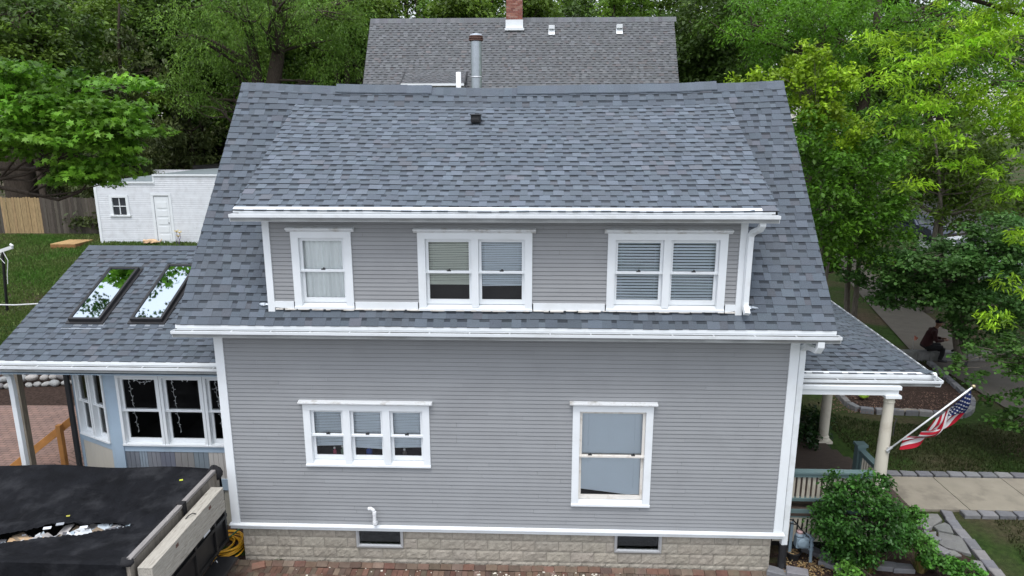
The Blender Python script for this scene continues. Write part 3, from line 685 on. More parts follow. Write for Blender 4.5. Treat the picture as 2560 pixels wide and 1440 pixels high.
# angled wall with two windows
C1 = Vector((x_c-.17, SY, 0)); c2 = P(200, 1078, Z=wz); C2 = Vector((c2.x, c2.y, 0)); dv = (C2-C1); LA = dv.length
ang = math.atan2(-dv.y, -dv.x)
def wA(V):
    V = V.copy(); x = V[:, 0].copy(); y = V[:, 1].copy(); ca, sa = math.cos(ang), math.sin(ang)
    V[:, 0] = C1.x+x*ca-y*sa; V[:, 1] = C1.y+x*sa+y*ca; return V
hw = (LA-.18)/2
for i in range(2): window((-.10-hw*(i+1)+.01, -.10-hw*i-.01, wz, top_z+.02), 0, 1, [], cap=False, side=.045, head=.05, sill=.03, lock=0, frame=.045, deep=.6, warp=wA)
m = MB(); m.box(-.1, 0, -.015, .1, .3, 3.12); m.box(-LA, -LA+.08, -.015, .1, .3, 3.12); m.box(-LA+.08, -.1, -.012, .1, wz-.14, wz-.012); m.box(-LA+.08, -.1, -.012, .1, top_z+.02, 3.12); m.box(-LA+.08, -.1, -.012, .1, .3, .72)
m.build('angled_trim', 'pale_blue', house, warp=wA)
m = MB(); m.box(-LA+.08, -.1, .0, .06, .72, wz-.14, (.50, .47, .41)); m.build('angled_panel', 'panel', house, warp=wA)
m = MB(); m.box(-LA, 0, .01, .1, -.1, .3); m.build('angled_foundation', 'stucco', house, warp=wA)
m = MB(); m.box(C2.x-.02, C2.x+.08, C2.y, 6, 0, 3.12, (.5, .47, .41)); m.build('sunroom_end_wall', 'panel', house)
m = MB(); m.tube([(C2.x-.07, C2.y-.05, 3.1), (C2.x-.07, C2.y-.05, .6)], .05, 4); m.build('dark_downpipe', 'bronze', house)
# porch post, downspout
m = MB(); a = P(40, 935, Y=1.2); b = P(112, 1190, Y=1.2); m.beam((a.x, 1.2, 3.15), (a.x+.0, 1.2, 0), .12, .12, (0, 1, 0)); m.build('porch_post', 'post_wood', house)
a = P(30, 960, Y=.9)
spout([(a.x-.25, .50, 3.22), (a.x-.22, .52, 3.14), (a.x-.04, .80, 3.08), (a.x, .88, 2.98), (a.x, .90, 2.8), (a.x, .9, .05)], .068)
# skylights
SN = Vector((0, -1.5, 3.1)).normalized()
def skylight(q, lab):
    pts = [P(*p_, PL=(RO+SN*.10, SN)) for p_ in q]   # top-left, top-right, bottom-right, bottom-left of the frame
    cen = sum(pts, Vector())/4; w = ((pts[1]-pts[0]).length+(pts[2]-pts[3]).length)/4; h = ((pts[3]-pts[0]).length+(pts[2]-pts[1]).length)/4
    U = Vector((1, 0, 0)); V = SV.normalized(); c = cen-SN*.05; t = .045
    m = MB()
    for s_ in (-1, 1): m.obox(c+U*s_*(w-t/2), U*t/2, V*h, SN*.05); m.obox(c+V*s_*(h-t/2), U*(w-t), V*t/2, SN*.0495)
    m.obox(c-SN*.035, U*(w+.05), V*(h+.05), SN*.014)
    o = m.build('skylight', 'bronze', house); o['label'] = lab
    m = MB(); m.obox(c+SN*.03, U*(w-t), V*(h-t), SN*.004); m.build('skylight_pane', 'skylight_glass', o)
    m = MB(); e = c-V*(h+.07)-SN*.046; m.obox(e, U*(w+.07), V*.10, SN*.003); m.build('lead_flashing', 'galv', o)
skylight([(274, 667), (347, 667), (249, 797), (168, 797)], 'skylight nearer the outer edge of the sunroom roof')
skylight([(420, 660), (487, 660), (410, 797), (323, 797)], 'skylight nearer the main roof')

# ----- front porch on the right
GZ = 3.27; A = P(2335, 938, Z=GZ); B = P(2062, 742, Z=GZ); eL = Vector((4.67, P(1995, 933, Z=GZ).y*.5+A.y*.5, GZ)); A = Vector((A.x, eL.y, GZ))
hp = P(2100, 853, PL=(A, Vector((1, 1, 0)).normalized())); hd = (hp-A); sl_h = hd.z/abs(hd.x)   # rise per metre of run
TOPX = 4.67; run = A.x-TOPX; topz = GZ+run*sl_h
FV = Vector((0, 1, sl_h)); FL = FV.length*run
shingles((0, A.y, GZ), (1, 0, 0), FV, FL, lambda a, b: [(4.67, A.x-a/FV.length, 4.67, A.x-b/FV.length)], seed=31).build('porch_roof', 'shingle', house)
dAB = Vector((B.x-A.x, B.y-A.y, 0)); LAB = dAB.length+1.2; dAB.normalize(); inn = Vector((-dAB.y, dAB.x, 0))
hipdir = Vector((-1, 1, 0)); 
ru = (hipdir.dot(dAB))/(hipdir.dot(inn)); slp = sl_h/(hipdir.dot(inn)); RV = Vector((inn.x, inn.y, slp)); RLn = RV.length*(run+.5)
shingles(A, dAB, RV, RLn, lambda a, b: [(ru*a/RV.length, LAB, ru*b/RV.length, LAB)], seed=32).build('porch_side_roof', 'shingle', house)
m = MB(); t = 0
while t < run-.1:
    c0 = Vector((A.x-t, A.y+t, GZ+t*sl_h+.012)); t2 = t+.13; c1 = Vector((A.x-t2, A.y+t2, GZ+t2*sl_h+.006)); dn = Vector((0, 0, 1))
    for sgn, off in ((1, Vector((.0, -.0, 0))),):
        l = Vector((-.15, -.0, -.0)); r0 = Vector((.0, .15, 0))
        m.add([c0+Vector((-.15, -.0, .012)), c0+dn*.05, c0+Vector((0, .15, .012)), c1+Vector((0, .15, .004)), c1+dn*.035, c1+Vector((-.15, 0, .004)), c0+Vector((-.15, 0, -.012)), c0+Vector((0, .15, -.012))], [(0, 1, 4, 5), (1, 2, 3, 4), (6, 1, 0), (1, 7, 2)], vary((.95, .95, .95), .15))
    t = t2
m.build('hip_cap', 'shingle', house)
m = MB(); Bx = A+dAB*LAB
m.add([A+Vector((0, 0, -.02)), Vector((4.67, A.y, GZ-.02)), A+Vector((-.02, .01, -.17)), Vector((4.67, A.y+.01, GZ-.17))], [(0, 1, 3, 2)])
m.add([A+Vector((0, 0, -.02)), Bx+Vector((0, 0, -.02)), Bx+Vector((0, 0, -.17)), A+Vector((0, 0, -.17))], [(0, 1, 2, 3)])
m.add([Vector((4.67, A.y, GZ-.15)), A+Vector((0, 0, -.15)), Bx+Vector((0, 0, -.15)), Vector((4.67, Bx.y, GZ-.15))], [(0, 1, 2, 3)])
m.build('porch_soffit', 'white_paint', house)
gutter(4.69, A.x+.10, A.y-.003, GZ-.065, ends=False)
Lg = (Bx-A).length; an = math.atan2(dAB.y, dAB.x)
def wG(V):
    V = V.copy(); x = V[:, 0].copy(); y = V[:, 1].copy(); V[:, 0] = A.x+math.cos(an)*x-math.sin(an)*y; V[:, 1] = A.y+math.sin(an)*x+math.cos(an)*y; return V
gutter(-.1, Lg, -.003, GZ-.065, ends=False, warp=wG)
# beam, columns, deck, railing
CY = .62; DK = .80
bx1 = P(2248, 975, Y=CY-.1).x; bzt, bzb = GZ-.155, P(2100, 987, Y=CY-.1).z
m = MB(); m.box(4.70, bx1, CY-.10, CY+.10, bzb, bzt); m.box(4.70, bx1+.03, CY-.13, CY+.13, bzt-.06, bzt-.001); m.box(bx1-.2, bx1, CY+.1, 6.4, bzb, bzt)
m.build('porch_beam', 'white_paint', house)
def column(x, y, zt2):
    m = MB(); h = zt2-DK
    m.lathe((x, y, DK), [(.135, 0), (.135, .05), (.115, .07), (.12, .1), (.098, .13), (.102, h*.35), (.092, h*.7), (.08, h-.16), (.09, h-.15), (.09, h-.13), (.08, h-.12), (.085, h-.08), (.115, h-.05), (.115, h-.045)], 24)
    o = m.build('porch_column', 'cream_paint', house, smooth=False)
    m = MB(); m.box(x-.13, x+.13, y-.13, y+.13, zt2-.05, zt2); m.build('capital', 'white_paint', o)
    m = MB(); m.box(x-.15, x+.15, y-.15, y+.15, DK-.02, DK+.03); m.build('plinth', 'cream_paint', o)
cx = P(2222, 1010, Y=CY).x; column(cx, CY, bzb)
rc_ = P(2057, 1097, Z=DK+.03); column(rc_.x, rc_.y, bzb)
m = MB(); m.box(4.66, cx+.2, .42, 6.2, DK-.05, DK); m.build('porch_deck', 'deck_wood', house)
m = MB(); z1 = P(1990, 1272, Y=.43).z; z2 = P(1990, 1293, Y=.43).z
m.box(4.70, cx+.18, .435, .47, z1, DK-.052); m.build('deck_fascia', 'deck_wood', house)
m = MB(); m.box(4.70, cx+.2, .425, .46, z2, z1-.002); m.build('skirt_board', 'porch_teal', house)
m = MB(); x = 4.72; zl = P(1990, 1352, Y=.45).z
while x < cx+.15: m.box(x, x+.05, .44, .455, zl, z2-.002); x += .082
m.box(4.7, cx+.18, .436, .44, zl, zl+.07); m.box(4.7, cx+.18, .436, .44, z2-.035, z2-.004); m.build('lattice_skirt', 'cream_paint', house)
m = MB(); m.box(4.7, cx+.1, .7, .72, -.1, DK-.06); m.build('under_porch', 'dark_room', house)
rt_ = P(2000, 1180, Y=CY-.05).z; rb_ = P(2000, 1247, Y=CY-.05).z
m = MB(); m.box(4.70, cx-.1, CY-.07, CY+.07, rt_-.035, rt_); m.box(4.70, cx-.1, CY-.05, CY+.05, rt_-.10, rt_-.037); m.box(4.70, cx-.1, CY-.045, CY+.045, rb_-.05, rb_); rl = m.build('railing', 'porch_teal', house)
m = MB(); x = 4.76
while x < cx-.12: m.box(x, x+.05, CY-.012, CY+.012, rb_, rt_-.1); x += .088
m.build('baluster', 'cream_paint', rl)
ny = 1.55; nx_ = P(2152, 1110, Y=ny).x; nz_ = P(2152, 1108, Y=ny).z
m = MB(); m.box(nx_-.075, nx_+.075, ny-.075, ny+.075, DK, nz_-.05); m.box(nx_-.10, nx_+.10, ny-.10, ny+.10, nz_-.05, nz_); nw = m.build('newel_post', 'porch_teal', house, bevel=.006)
m = MB(); m.box(nx_-.06, nx_+.06, CY+.1, ny-.08, rt_-.03, rt_); m.box(nx_-.04, nx_+.04, CY+.1, ny-.08, rt_-.1, rt_-.031); m.box(nx_-.04, nx_+.04, CY+.1, ny-.08, rb_-.05, rb_); m.box(nx_-.035, nx_+.035, CY+.1, CY+.16, rb_, rt_-.1); m.box(nx_-.035, nx_+.035, ny-.14, ny-.08, rb_, rt_-.1); rs = m.build('side_railing', 'porch_teal', house)
m = MB(); y = CY+.15
while y < ny-.1: m.box(nx_-.012, nx_+.012, y, y+.05, rb_, rt_-.1); y += .09
m.build('baluster', 'cream_paint', rs)
m = MB()
for i in range(4): m.box(cx+.2+i*.28, cx+.2+(i+1)*.28, ny+.1, ny+1.75, -.05, DK-.16*(i+1)-.02)
m.build('porch_steps', 'deck_wood', house)
m = MB(); m.tube([(cx+.09, CY-.03, bzb-.42), (cx+.11, CY-.1, bzb-.42), (cx+.08, CY-.11, bzb-.5), (cx+.075, CY-.11, bzb-.72)], .008, 6); m.build('plant_hook', 'bronze', house)

# ---------------------------------------------------------------- neighbour's house behind
NY = 22; nz = P(1300, 46, Y=NY).z; nx0, nx1 = P(918, 43, Y=NY).x+.15, P(1690, 43, Y=NY).x-.1
nb = empty('neighbour_house', (0, NY, 1.5), 'neighbour house seen over the ridge, grey-brown shingle roof with a brick chimney', 'house')
NV = Vector((0, 1, 1.5)); run_n = 4.3; ze_n = nz-run_n*1.5; NL = NV.length*run_n
shingles((0, NY-run_n, ze_n), (1, 0, 0), NV, NL, rect_iv(nx0, nx1), seed=51, expo=.125, lift=.011, wsc=.9).build('roof', 'shingle_far', nb)
shingles((0, NY+run_n, ze_n), (-1, 0, 0), (0, -1, 1.5), NL, rect_iv(-nx1, -nx0), seed=52, expo=.6).build('back_roof', 'shingle_far', nb)
m = MB(); x = nx0
while x < nx1: m.add([(x, NY-.14, nz-.19), (x+.2, NY-.14, nz-.19), (x+.2, NY, nz+.03), (x, NY, nz+.03), (x, NY+.14, nz-.19), (x+.2, NY+.14, nz-.19)], [(0, 1, 2, 3), (3, 2, 5, 4)], vary((1.1, 1.1, 1.12), .16)); x += .2
m.build('ridge_cap', 'shingle_far', nb)
m = MB()
def gable(m, x, y0, y1, z0, ze, yr, zr): m.add([(x, y0, z0), (x, y1, z0), (x, y1, ze), (x, yr, zr), (x, y0, ze)], [(0, 1, 2, 3, 4)])
for x in (nx0+.4, nx1-.4): gable(m, x, NY-3.9, NY+3.9, 0, ze_n+.5, NY, nz-.2)
m.box(nx0+.4, nx1-.4, NY-3.9, NY+3.9, 0, ze_n+.45, (1, 1, 1)); m.build('wall', mat('neighbour_siding', (.33, .33, .31), .7, var=.06), nb)
m = MB()
for x in (nx0-.02, nx1): m.add([(x, NY-run_n, ze_n-.02), (x, NY, nz-.03), (x, NY+run_n, ze_n-.02), (x, NY-run_n, ze_n-.2), (x, NY, nz-.22), (x, NY+run_n, ze_n-.2)], [(0, 1, 4, 3), (1, 2, 5, 4)])
m.box(nx0, nx1, NY-run_n-.02, NY-run_n, ze_n-.2, ze_n-.01); m.build('rake_board', 'white_paint', nb)
# its little dormer: a shingled slope with a white eave
NP = ((0, NY-run_n, ze_n), Vector((0, -1.5, 1)).normalized()); zt1 = P(1090, 180, PL=NP); DY = zt1.y-1.15; e0, e1 = P(1002, 211, Y=DY), P(1160, 217, Y=DY)
m = shingles((0, DY, e0.z+.04), (1, 0, 0), (0, 1.15, zt1.z-e0.z-.04), 1.28, rect_iv(e0.x, e1.x), seed=53, expo=.085, lift=.012, tone=1.22); m.build('dormer_roof', 'shingle_far', nb)
for xx in (e0.x-.03, e1.x):
    m = MB(); m.add([(xx+a, y, z+b) for y, z in ((DY-.02, e0.z+.06), (zt1.y+.05, zt1.z+.05)) for a, b in ((0, 0), (.045, 0), (.045, -.12), (0, -.12))], [(0, 1, 5, 4), (1, 2, 6, 5), (2, 3, 7, 6), (3, 0, 4, 7), (3, 2, 1, 0)], (1, 1, 1)); m.build('dormer_rake', 'bronze', nb)
m = MB(); m.box(e0.x, e1.x, DY-.05, DY, e0.z-.06, e0.z+.035); m.build('dormer_eave', 'white_paint', nb)
m = MB(); m.add([(x, y, z) for x in (e0.x+.1, e1.x-.05) for y, z in ((DY+.1, e0.z-1.6), (DY+.1, e0.z), (zt1.y, zt1.z-.05))], [(0, 1, 4, 3), (0, 2, 1), (3, 4, 5)]); m.build('dormer_wall', 'neighbour_siding', nb)
# chimney
ca, cb = P(1266, 60, Y=NY-.2).x, P(1306, 60, Y=NY-.2).x; cw = cb-ca
m = MB(); z = nz-.55; mo = MB(); mo.box(ca+.008, cb-.008, NY-.29, NY+.29, z, nz+1.35); k = 0
while z < nz+1.35:
    x = ca-(0 if k % 2 else .1)
    while x < cb:
        a, b = max(ca, x), min(cb, x+.19); x += .2
        if b-a > .02: m.box(a, b, NY-.3, NY-.2, z, z+.058, vary(random.choice([(.27, .10, .075), (.33, .15, .11), (.22, .085, .07), (.36, .2, .16)]), .15))
    y = NY-.2
    while y < NY+.3:
        for xx in (ca, cb-.05): m.box(xx, xx+.05, y, y+.18, z, z+.058, vary((.27, .11, .085), .2))
        y += .2
    z += .068; k += 1
ch = m.build('chimney', 'red_brick', nb); mo.build('chimney_mortar', 'mortar', ch)
m = MB(); m.box(ca-.03, cb+.03, NY-.34, NY+.3, nz-.5, nz-.1); m.box(ca-.06, cb+.08, NY-.47, NY-.3, nz-.56, nz-.46); m.build('chimney_flashing', 'white_paint', ch)
for px, py in ((1379, 72), (1548, 70)):
    c = P(px, py, PL=((0, NY-run_n, ze_n), Vector((0, -1.5, 1)).normalized()))
    m = MB(); m.box(c.x-.13, c.x+.13, c.y-.2, c.y+.12, c.z-.03, c.z+.13); m.obox((c.x, c.y-.13, c.z-.13), (.14, 0, 0), (0, .1, .15), (0, .008, -.006)); m.build('roof_vent', 'gutter_white', nb, bevel=.01)

# ---------------------------------------------------------------- brick border along the foundation
PAL = [(.17, .092, .068), (.15, .08, .06), (.17, .11, .082), (.13, .094, .07), (.16, .11, .078), (.19, .135, .105), (.115, .075, .06)]
m = MB(); x = -5.2
while x < 4.7:      # first course leans against the foundation
    w = .196; c = vary(random.choice(PAL), .2); t = random.uniform(-.006, .006); j = random.uniform(-.008, .008)
    m.obox((x+w/2, -.055+j, -.085+t), (w/2-.003, 0, t*.5), (0, .05, .022), (0, -.014, .03), c); x += w
for r, y in enumerate((-.245, -.43)):
    x = -5.6+r*.05
    while x < 4.5:
        w = .1; c = vary(random.choice(PAL), .25); t = random.uniform(-.004, .004)
        if r == 0 or random.random() < .97: m.obox((x+w/2, y+.03+.012*math.sin(x), -.115+t), (w/2-.003, 0, 0), (0, .092, 0), (0, 0, .03), c)
        x += w
tag(m.build('brick_border', 'brick_pave', bevel=0), kind='structure')
o = MB().obox((-4.22, -.16, -.055), (.1, .03, .01), (-.02, .055, .02), (-.005, -.01, .028), (.27, .14, .10)).build('loose_brick', 'brick_pave', org=(-4.22, -.18, 0)); tag(o, 'loose red brick lying askew on the border near the yellow cable', 'brick')
m = MB()
for i in range(170):
    x, y = random.uniform(-4.2, 4.4), random.uniform(-.55, -.1); s_ = random.uniform(.003, .012) if random.random() < .8 else .018
    x = random.gauss(1.2, 1.7) if random.random() < .6 else x
    if -5 < x < 4.6: m.obox((x, y, -.078), (s_, s_*.3, 0), (-s_*.3, s_, 0), (0, 0, .002), (.62, .58, .5))
tag(m.build('paint_chips', 'debris'), 'pale paint chips scattered over the brick border', 'debris', kind='stuff')

# ---------------------------------------------------------------- trailer with tarp
TX = -4.80; Y0t, Y1t = -2.62, -.12; TZ = 1.70
tr = empty('dump_trailer', (TX-2, -1.4, 0), 'black steel dump trailer with plywood ends and a sagging black mesh tarp beside the house', 'trailer')
m = MB()
for y in (Y0t, Y1t): m.box(-9.6, TX, y-.03, y+.03, .62, 1.42)
for i in range(7):
    x = TX-.1-i*.75
    for y in (Y0t-.06, Y1t+.06): m.box(x-.04, x+.04, y-.03, y+.03, .62, 1.42)
m.box(-9.6, TX, Y0t, Y1t, .55, .62); m.build('bed', 'steel_black', tr)
m = MB(); m.box(TX-.10, TX-.03, Y0t+.0, Y1t-.0, .9, 1.66); m.box(TX-.14, TX-.0, Y0t-.045, Y0t+.05, .62, 1.68); m.box(TX-.14, TX-.0, Y1t-.05, Y1t+.045, .62, 1.68)
m.build('end_board', 'wood_old', tr)
m = MB()
for y in (Y0t, Y1t): m.box(-9.6, TX-.14, y-.02, y+.02, 1.43, 1.66, (.2, .18, .15))
m.build('side_board', 'wood_board', tr)
yy = [Y0t-.02, -1.22, Y1t-.02]
for i in range(2):
    MB().box(TX-.075, TX+.0, yy[i]+.02, yy[i+1]-.02, 1.70, 1.752, vary((.20, .185, .175), .1)).build('rail_board', mat('rail_wood', (.25, .235, .225), .85, var=.2, vscale=5, stretch=(8, 1, 8), bump=.3), tr, bevel=.005)
m = MB(); m.box(TX-.1, TX+.01, -1.27, -1.17, 1.69, 1.766); m.box(TX-.0, TX+.014, -1.27, -1.17, 1.5, 1.766); m.build('strap', 'black_cloth', tr, bevel=.01)
# white box of boards along the tailgate
WX0, WX1 = TX+.07, TX+.27; wy0, wy1 = -2.62, -.50
mat('white_board', (.40, .375, .325), .8, var=.16, vscale=6, stretch=(9, 1, 9), bump=.35, bscale=30, dirt=(.17, .15, .12), dscale=7, damt=.7)
m = MB(); m.box(WX0, WX1, wy0, wy1, 1.60, 1.625); m.box(WX1-.03, WX1, wy0, wy1, 1.40, 1.598); m.box(WX0, WX1-.031, wy0+.001, wy0+.03, 1.40, 1.598); m.box(WX0, WX1-.031, wy1-.03, wy1, 1.40, 1.598); m.box(WX0+.02, WX1+.004, wy0+.03, wy1, 1.22, 1.395)
wb = m.build('white_box', 'white_board', tr, bevel=.004)
for y in (-1.0, -2.0):
    MB().box(WX1, WX1+.005, y-.02, y+.05, 1.52, 1.57).build('rusty_hinge', 'rusty', wb)
m = MB(); m.tube([(WX0+.06, -1.45, 1.628), (WX0+.09, -1.40, 1.66), (WX0+.12, -1.34, 1.66), (WX0+.15, -1.31, 1.628)], .008, 6); m.build('handle', 'bronze', wb)
m = MB(); m.box(TX+.0, TX+.06, wy0-.0, Y1t, .42, 1.38)
for y in (Y0t+.1, -1.9, -1.2, -.55, Y1t-.06): m.box(TX+.06, TX+.10, y-.03, y+.03, .42, 1.38)
for z in (.46, .9, 1.33): m.box(TX+.06, TX+.098, Y0t, Y1t, z-.03, z+.03)
tg = m.build('tailgate', 'steel_black', tr, bevel=.004)
MB().box(TX+.101, TX+.104, -.95, -.74, .98, 1.22).build('sticker', 'white_paint', tg)
m = MB(); m.box(TX-.0, TX+.28, Y0t+.1, Y0t+.9, .35, .42); m.box(TX+.05, TX+.4, -1.5, -.5, .30, .36); m.build('bumper', 'steel_black', tr, bevel=.01)
for x in (-7.6, -8.4):
    for y in (Y0t-.18, Y1t+.18):
        if y > Y1t: continue
        m = MB(); m.lathe((x, y-.1, .25), [(.36, 0), (.37, .05), (.37, .16), (.36, .2)], 24, axis=(0, 1, 0)); w = m.build('wheel', 'tyre', tr)
# tarp: sagging sheet with a torn slit and a skirt
nx, ny_ = 240, 96; TXa, TXb = -9.6, TX-.075
V = []; rg = np.random.default_rng(5)
def th(x, y, sag_=1):
    u = (x-TXa)/(TXb-TXa); v = (y-Y0t)/(Y1t-Y0t); e = min(v, 1-v)*2; e2 = min(1, (1-u)*5)
    z = 1.725+.03*math.sin(x*1.7+2.5*math.sin(y*2.1))*e-.26*(e**.8)*(.35+.65*e2)+.05*math.sin(x*2.3+y*1.3)*e+.04*abs(math.sin(x*4+y*3.7+math.sin(y*5)))*e+.022*abs(math.sin(x*9-y*7+2*math.sin(x*2)))*e+.016*abs(math.sin(y*13+2*math.sin(x*3)))*e2*e+.012*abs(math.sin(x*17+y*5))*e+.02*math.sin(x*3.1)*(v > .8)
    return z-.03*u*(v < .1)
s1, s2 = P(-60, 1372, Z=1.5), P(335, 1316, Z=1.5)
def slit(x, y):
    t = (x-s1.x)/(s2.x-s1.x)
    if t < 0 or t > 1.0: return 0
    yc = s1.y+(s2.y-s1.y)*t; return (y-yc)/(.006+.18*math.sin(math.pi*min(1, max(0, .12+t*.88)))**.9)
F = []; idx = {}
for j in range(ny_+1):
    for i in range(nx+1):
        x = TXa+(TXb-TXa)*i/nx; y = Y0t-.06+(Y1t+.09-Y0t+.03)*j/ny_; V.append((x, y, th(x, min(max(y, Y0t), Y1t))))
n1 = nx+1
for j in range(ny_):
    for i in range(nx):
        c = [j*n1+i, j*n1+i+1, (j+1)*n1+i+1, (j+1)*n1+i]; cx_ = sum(V[k][0] for k in c)/4; cy_ = sum(V[k][1] for k in c)/4
        s_ = slit(cx_, cy_)
        if s_ != 0 and abs(s_) < 1: continue
        F.append(tuple(c))
m = MB(); m.add(V, F); b0_ = len(m.v)
# front skirt and far corner flap
VS = []; 
for j in range(9):
    for i in range(nx+1):
        x = TXa+(TXb+.03-TXa)*i/nx; d = j/8; w = .03*math.sin(x*9+1)*d+.02*math.sin(x*23)*d; VS.append((x+.02*math.sin(x*4)*d, Y0t-.06-.02*d+w, th(x, Y0t)-.62*d))
m.add(VS, [(j*n1+i, (j+1)*n1+i, (j+1)*n1+i+1, j*n1+i+1) for j in range(8) for i in range(nx)])
VS = []
for j in range(7):
    for i in range(nx+1):
        x = TXa+(TXb+.1-TXa)*i/nx; d = j/6; VS.append((x, Y1t+.06+.03*d+.02*math.sin(x*8)*d, th(x, Y1t)-.34*d))
m.add(VS, [(j*n1+i, j*n1+i+1, (j+1)*n1+i+1, (j+1)*n1+i) for j in range(6) for i in range(nx)])
m.build('tarp', 'tarp', tr, smooth=True)
# flap over the near post and far corner
m = MB(); m.blob((TX-.06, Y0t-.0, 1.70), (.11, .08, .05), seed=5, amp=.25); m.build('tarp_knot', 'black_cloth', tr, smooth=True)
m = MB(); m.blob((TX-.06, Y1t+.02, 1.66), (.12, .10, .12), seed=8, amp=.3); m.build('tarp_fold', 'black_cloth', tr, smooth=True)
# rubbish in the trailer, seen through the slit
m = MB(); rg_ = random.Random(4)
for i in range(230):
    t = rg_.uniform(0, .97)**.8; x = s1.x+(s2.x-s1.x)*t; y = s1.y+(s2.y-s1.y)*t+rg_.uniform(-.22, .18); s_ = rg_.uniform(.03, .15); a = rg_.uniform(0, 3)
    m.obox((x, y, 1.45+rg_.uniform(-.03, .04)), (s_*math.cos(a), s_*math.sin(a), rg_.uniform(-.03, .03)), (-s_*.6*math.sin(a), s_*.6*math.cos(a), rg_.uniform(-.03, .03)), (0, 0, .004), rg_.choice([(.62, .64, .66), (.55, .58, .6), (.42, .48, .53), (.22, .17, .12), (.05, .05, .06), (.3, .37, .42), (.42, .4, .39), (.1, .1, .11)]))
for (px, py, c_) in ((209, 1318, (.6, .62, .64)), (118, 1320, (.6, .62, .65)), (150, 1310, (.3, .32, .35)), (60, 1338, (.1, .1, .11)), (453, 1200, (.45, .5, .05)), (170, 1290, (.35, .33, .05))):
    q = P(px, py, Z=1.5)
    for it in range(6): q = P(px, py, Z=th(q.x, min(max(q.y, Y0t), Y1t))+.008)
    sz_ = .05 if px in (209, 118, 150) else .025
    m.obox(q, (sz_, sz_*.3, 0), (-sz_*.2, sz_*.5, .004), (0, 0, .003), c_)
m.box(-9.5, TX-.15, Y0t+.1, Y1t-.1, 1.15, 1.22, (.05, .045, .04)); tag(m.build('rubbish_heap', 'debris'), 'white and brown scraps of rubbish showing through the torn tarp', 'rubbish', kind='stuff')
c = P(195, 1362, Z=1.40); c_ = P(60, 1372, Z=1.40)
tag(MB().obox(((c.x+c_.x)/2, c.y-.06, 1.475), (.62, .04, 0), (-.02, .09, .02), (0, 0, .004), (.42, .29, .17)).build('cardboard_sheet', 'debris', org=(c.x, c.y, 1.4)), 'flat brown cardboard sheet lying in the tarp tear', 'cardboard')
# small stand with a cable in front of the tailgate
b = P(548, 1436, Z=.1)
o = empty('trailer_jack', (b.x, b.y, -.11), 'small black jack post with a pale wire loop in front of the trailer tailgate', 'jack')
m = MB(); m.lathe((b.x, b.y, -.11), [(.09, 0), (.09, .02), (.035, .03), (.035, .22), (.05, .22), (.045, .30)], 12); m.obox((b.x-.05, b.y, .25), (.09, 0, 0), (0, .02, 0), (0, 0, .02)); m.build('post', 'steel_black', o)
m = MB(); m.tube([(b.x, b.y-.02, .30), (b.x-.03, b.y-.04, .36), (b.x, b.y-.05, .39), (b.x+.04, b.y-.05, .33), (b.x+.05, b.y-.05, .15)], .008, 6); m.build('wire', 'alu', o)

# yellow coil and green hose
c = P(562, 1378, Z=.05)
m = MB(); rg_ = random.Random(2)
for k in range(11):
    r1 = rg_.uniform(.24, .36); cx_ = c.x+rg_.uniform(-.05, .05)-.12; cy_ = c.y+rg_.uniform(-.03, .05)+.12; zz = .02+k*.014; ph = rg_.uniform(0, 6)
    m.tube([(cx_+r1*math.cos(a_*math.pi/14)*1.05, cy_+(r1*.92)*math.sin(a_*math.pi/14), zz+.02*math.sin(a_*math.pi/7+ph)) for a_ in range(29)], .0135, 6, cap=False)
tag(m.build('cable_coil', 'hose_yellow', org=(c.x, c.y, 0), smooth=True), 'coil of yellow cable on the ground at the house corner', 'cable coil')
a = P(598, 1303, Z=.35); b = P(540, 1328, Z=.12)
m = MB(); m.tube([(-4.62, .5, .5), (-4.75, .45, .3), (-4.95, .4, .14), (-5.25, .36, .08), (-5.6, .3, .03), (-6.1, .1, .02)], .014, 7); tag(m.build('garden_hose', 'hose_green', org=(-4.9, .4, 0), smooth=True), 'green garden hose running along the sunroom foundation', 'hose')
drape([((-5.6, -.15), (-4.53, -.15)), ((-6.9, .95), (-4.6, .95))], 'soil_strip', 'mulch', .01)

# ---------------------------------------------------------------- left yard things
def on_terrain(px, py, z=0.5):
    for _ in range(25):
        p = P(px, py, Z=z); z = .5*z+.5*hz(p.x, p.y)
    return Vector((p.x, p.y, hz(p.x, p.y)))
# river stones wall behind the patio
q0 = on_terrain(-20, 972, 1.0); q1 = on_terrain(168, 962, 1.0); rg_ = random.Random(9)
m0 = [];
for k in range(4):
    mm_ = MB(); mm_.blob((0, 0, 0), (1, .8, .62), seed=k, n=14, m=9, amp=.10); m0.append(mm_)
scol = [(.36, .36, .35), (.30, .31, .31), (.42, .40, .38), (.25, .26, .27), (.40, .35, .32), (.20, .19, .19)]
protos = {}
for row in range(4):
    t = rg_.uniform(-.02, .02)
    while t < 1.0:
        s_ = rg_.uniform(.11, .19)*(1 if row else .8); p = q0.lerp(q1, t); key = rg_.randrange(24)
        if key not in protos:
            o = m0[key % 4]; mb = MB(); mb.v = list(o.v); mb.f = list(o.f); mb.c = [scol[key % 6]]*len(o.f); o = mb.build('river_stone', 'stone', smooth=True); protos[key] = o
        else:
            o = protos[key].copy(); S.collection.objects.link(o)
        o.location = (p.x, p.y+row*.13+rg_.uniform(-.04, .04), hz(p.x, p.y)+.06+row*.145+rg_.uniform(-.02, .02)); o.scale = (s_, s_*rg_.uniform(.7, 1), s_*rg_.uniform(.8, 1.05)); o.rotation_euler = (rg_.uniform(-.2, .2), rg_.uniform(-.2, .2), rg_.uniform(-.5, .5))
        tag(o, 'smooth river stone stacked in the low dry wall behind the mulch bed', 'stone', 'river stones of the low dry wall'); t += s_*1.75/(q1-q0).length
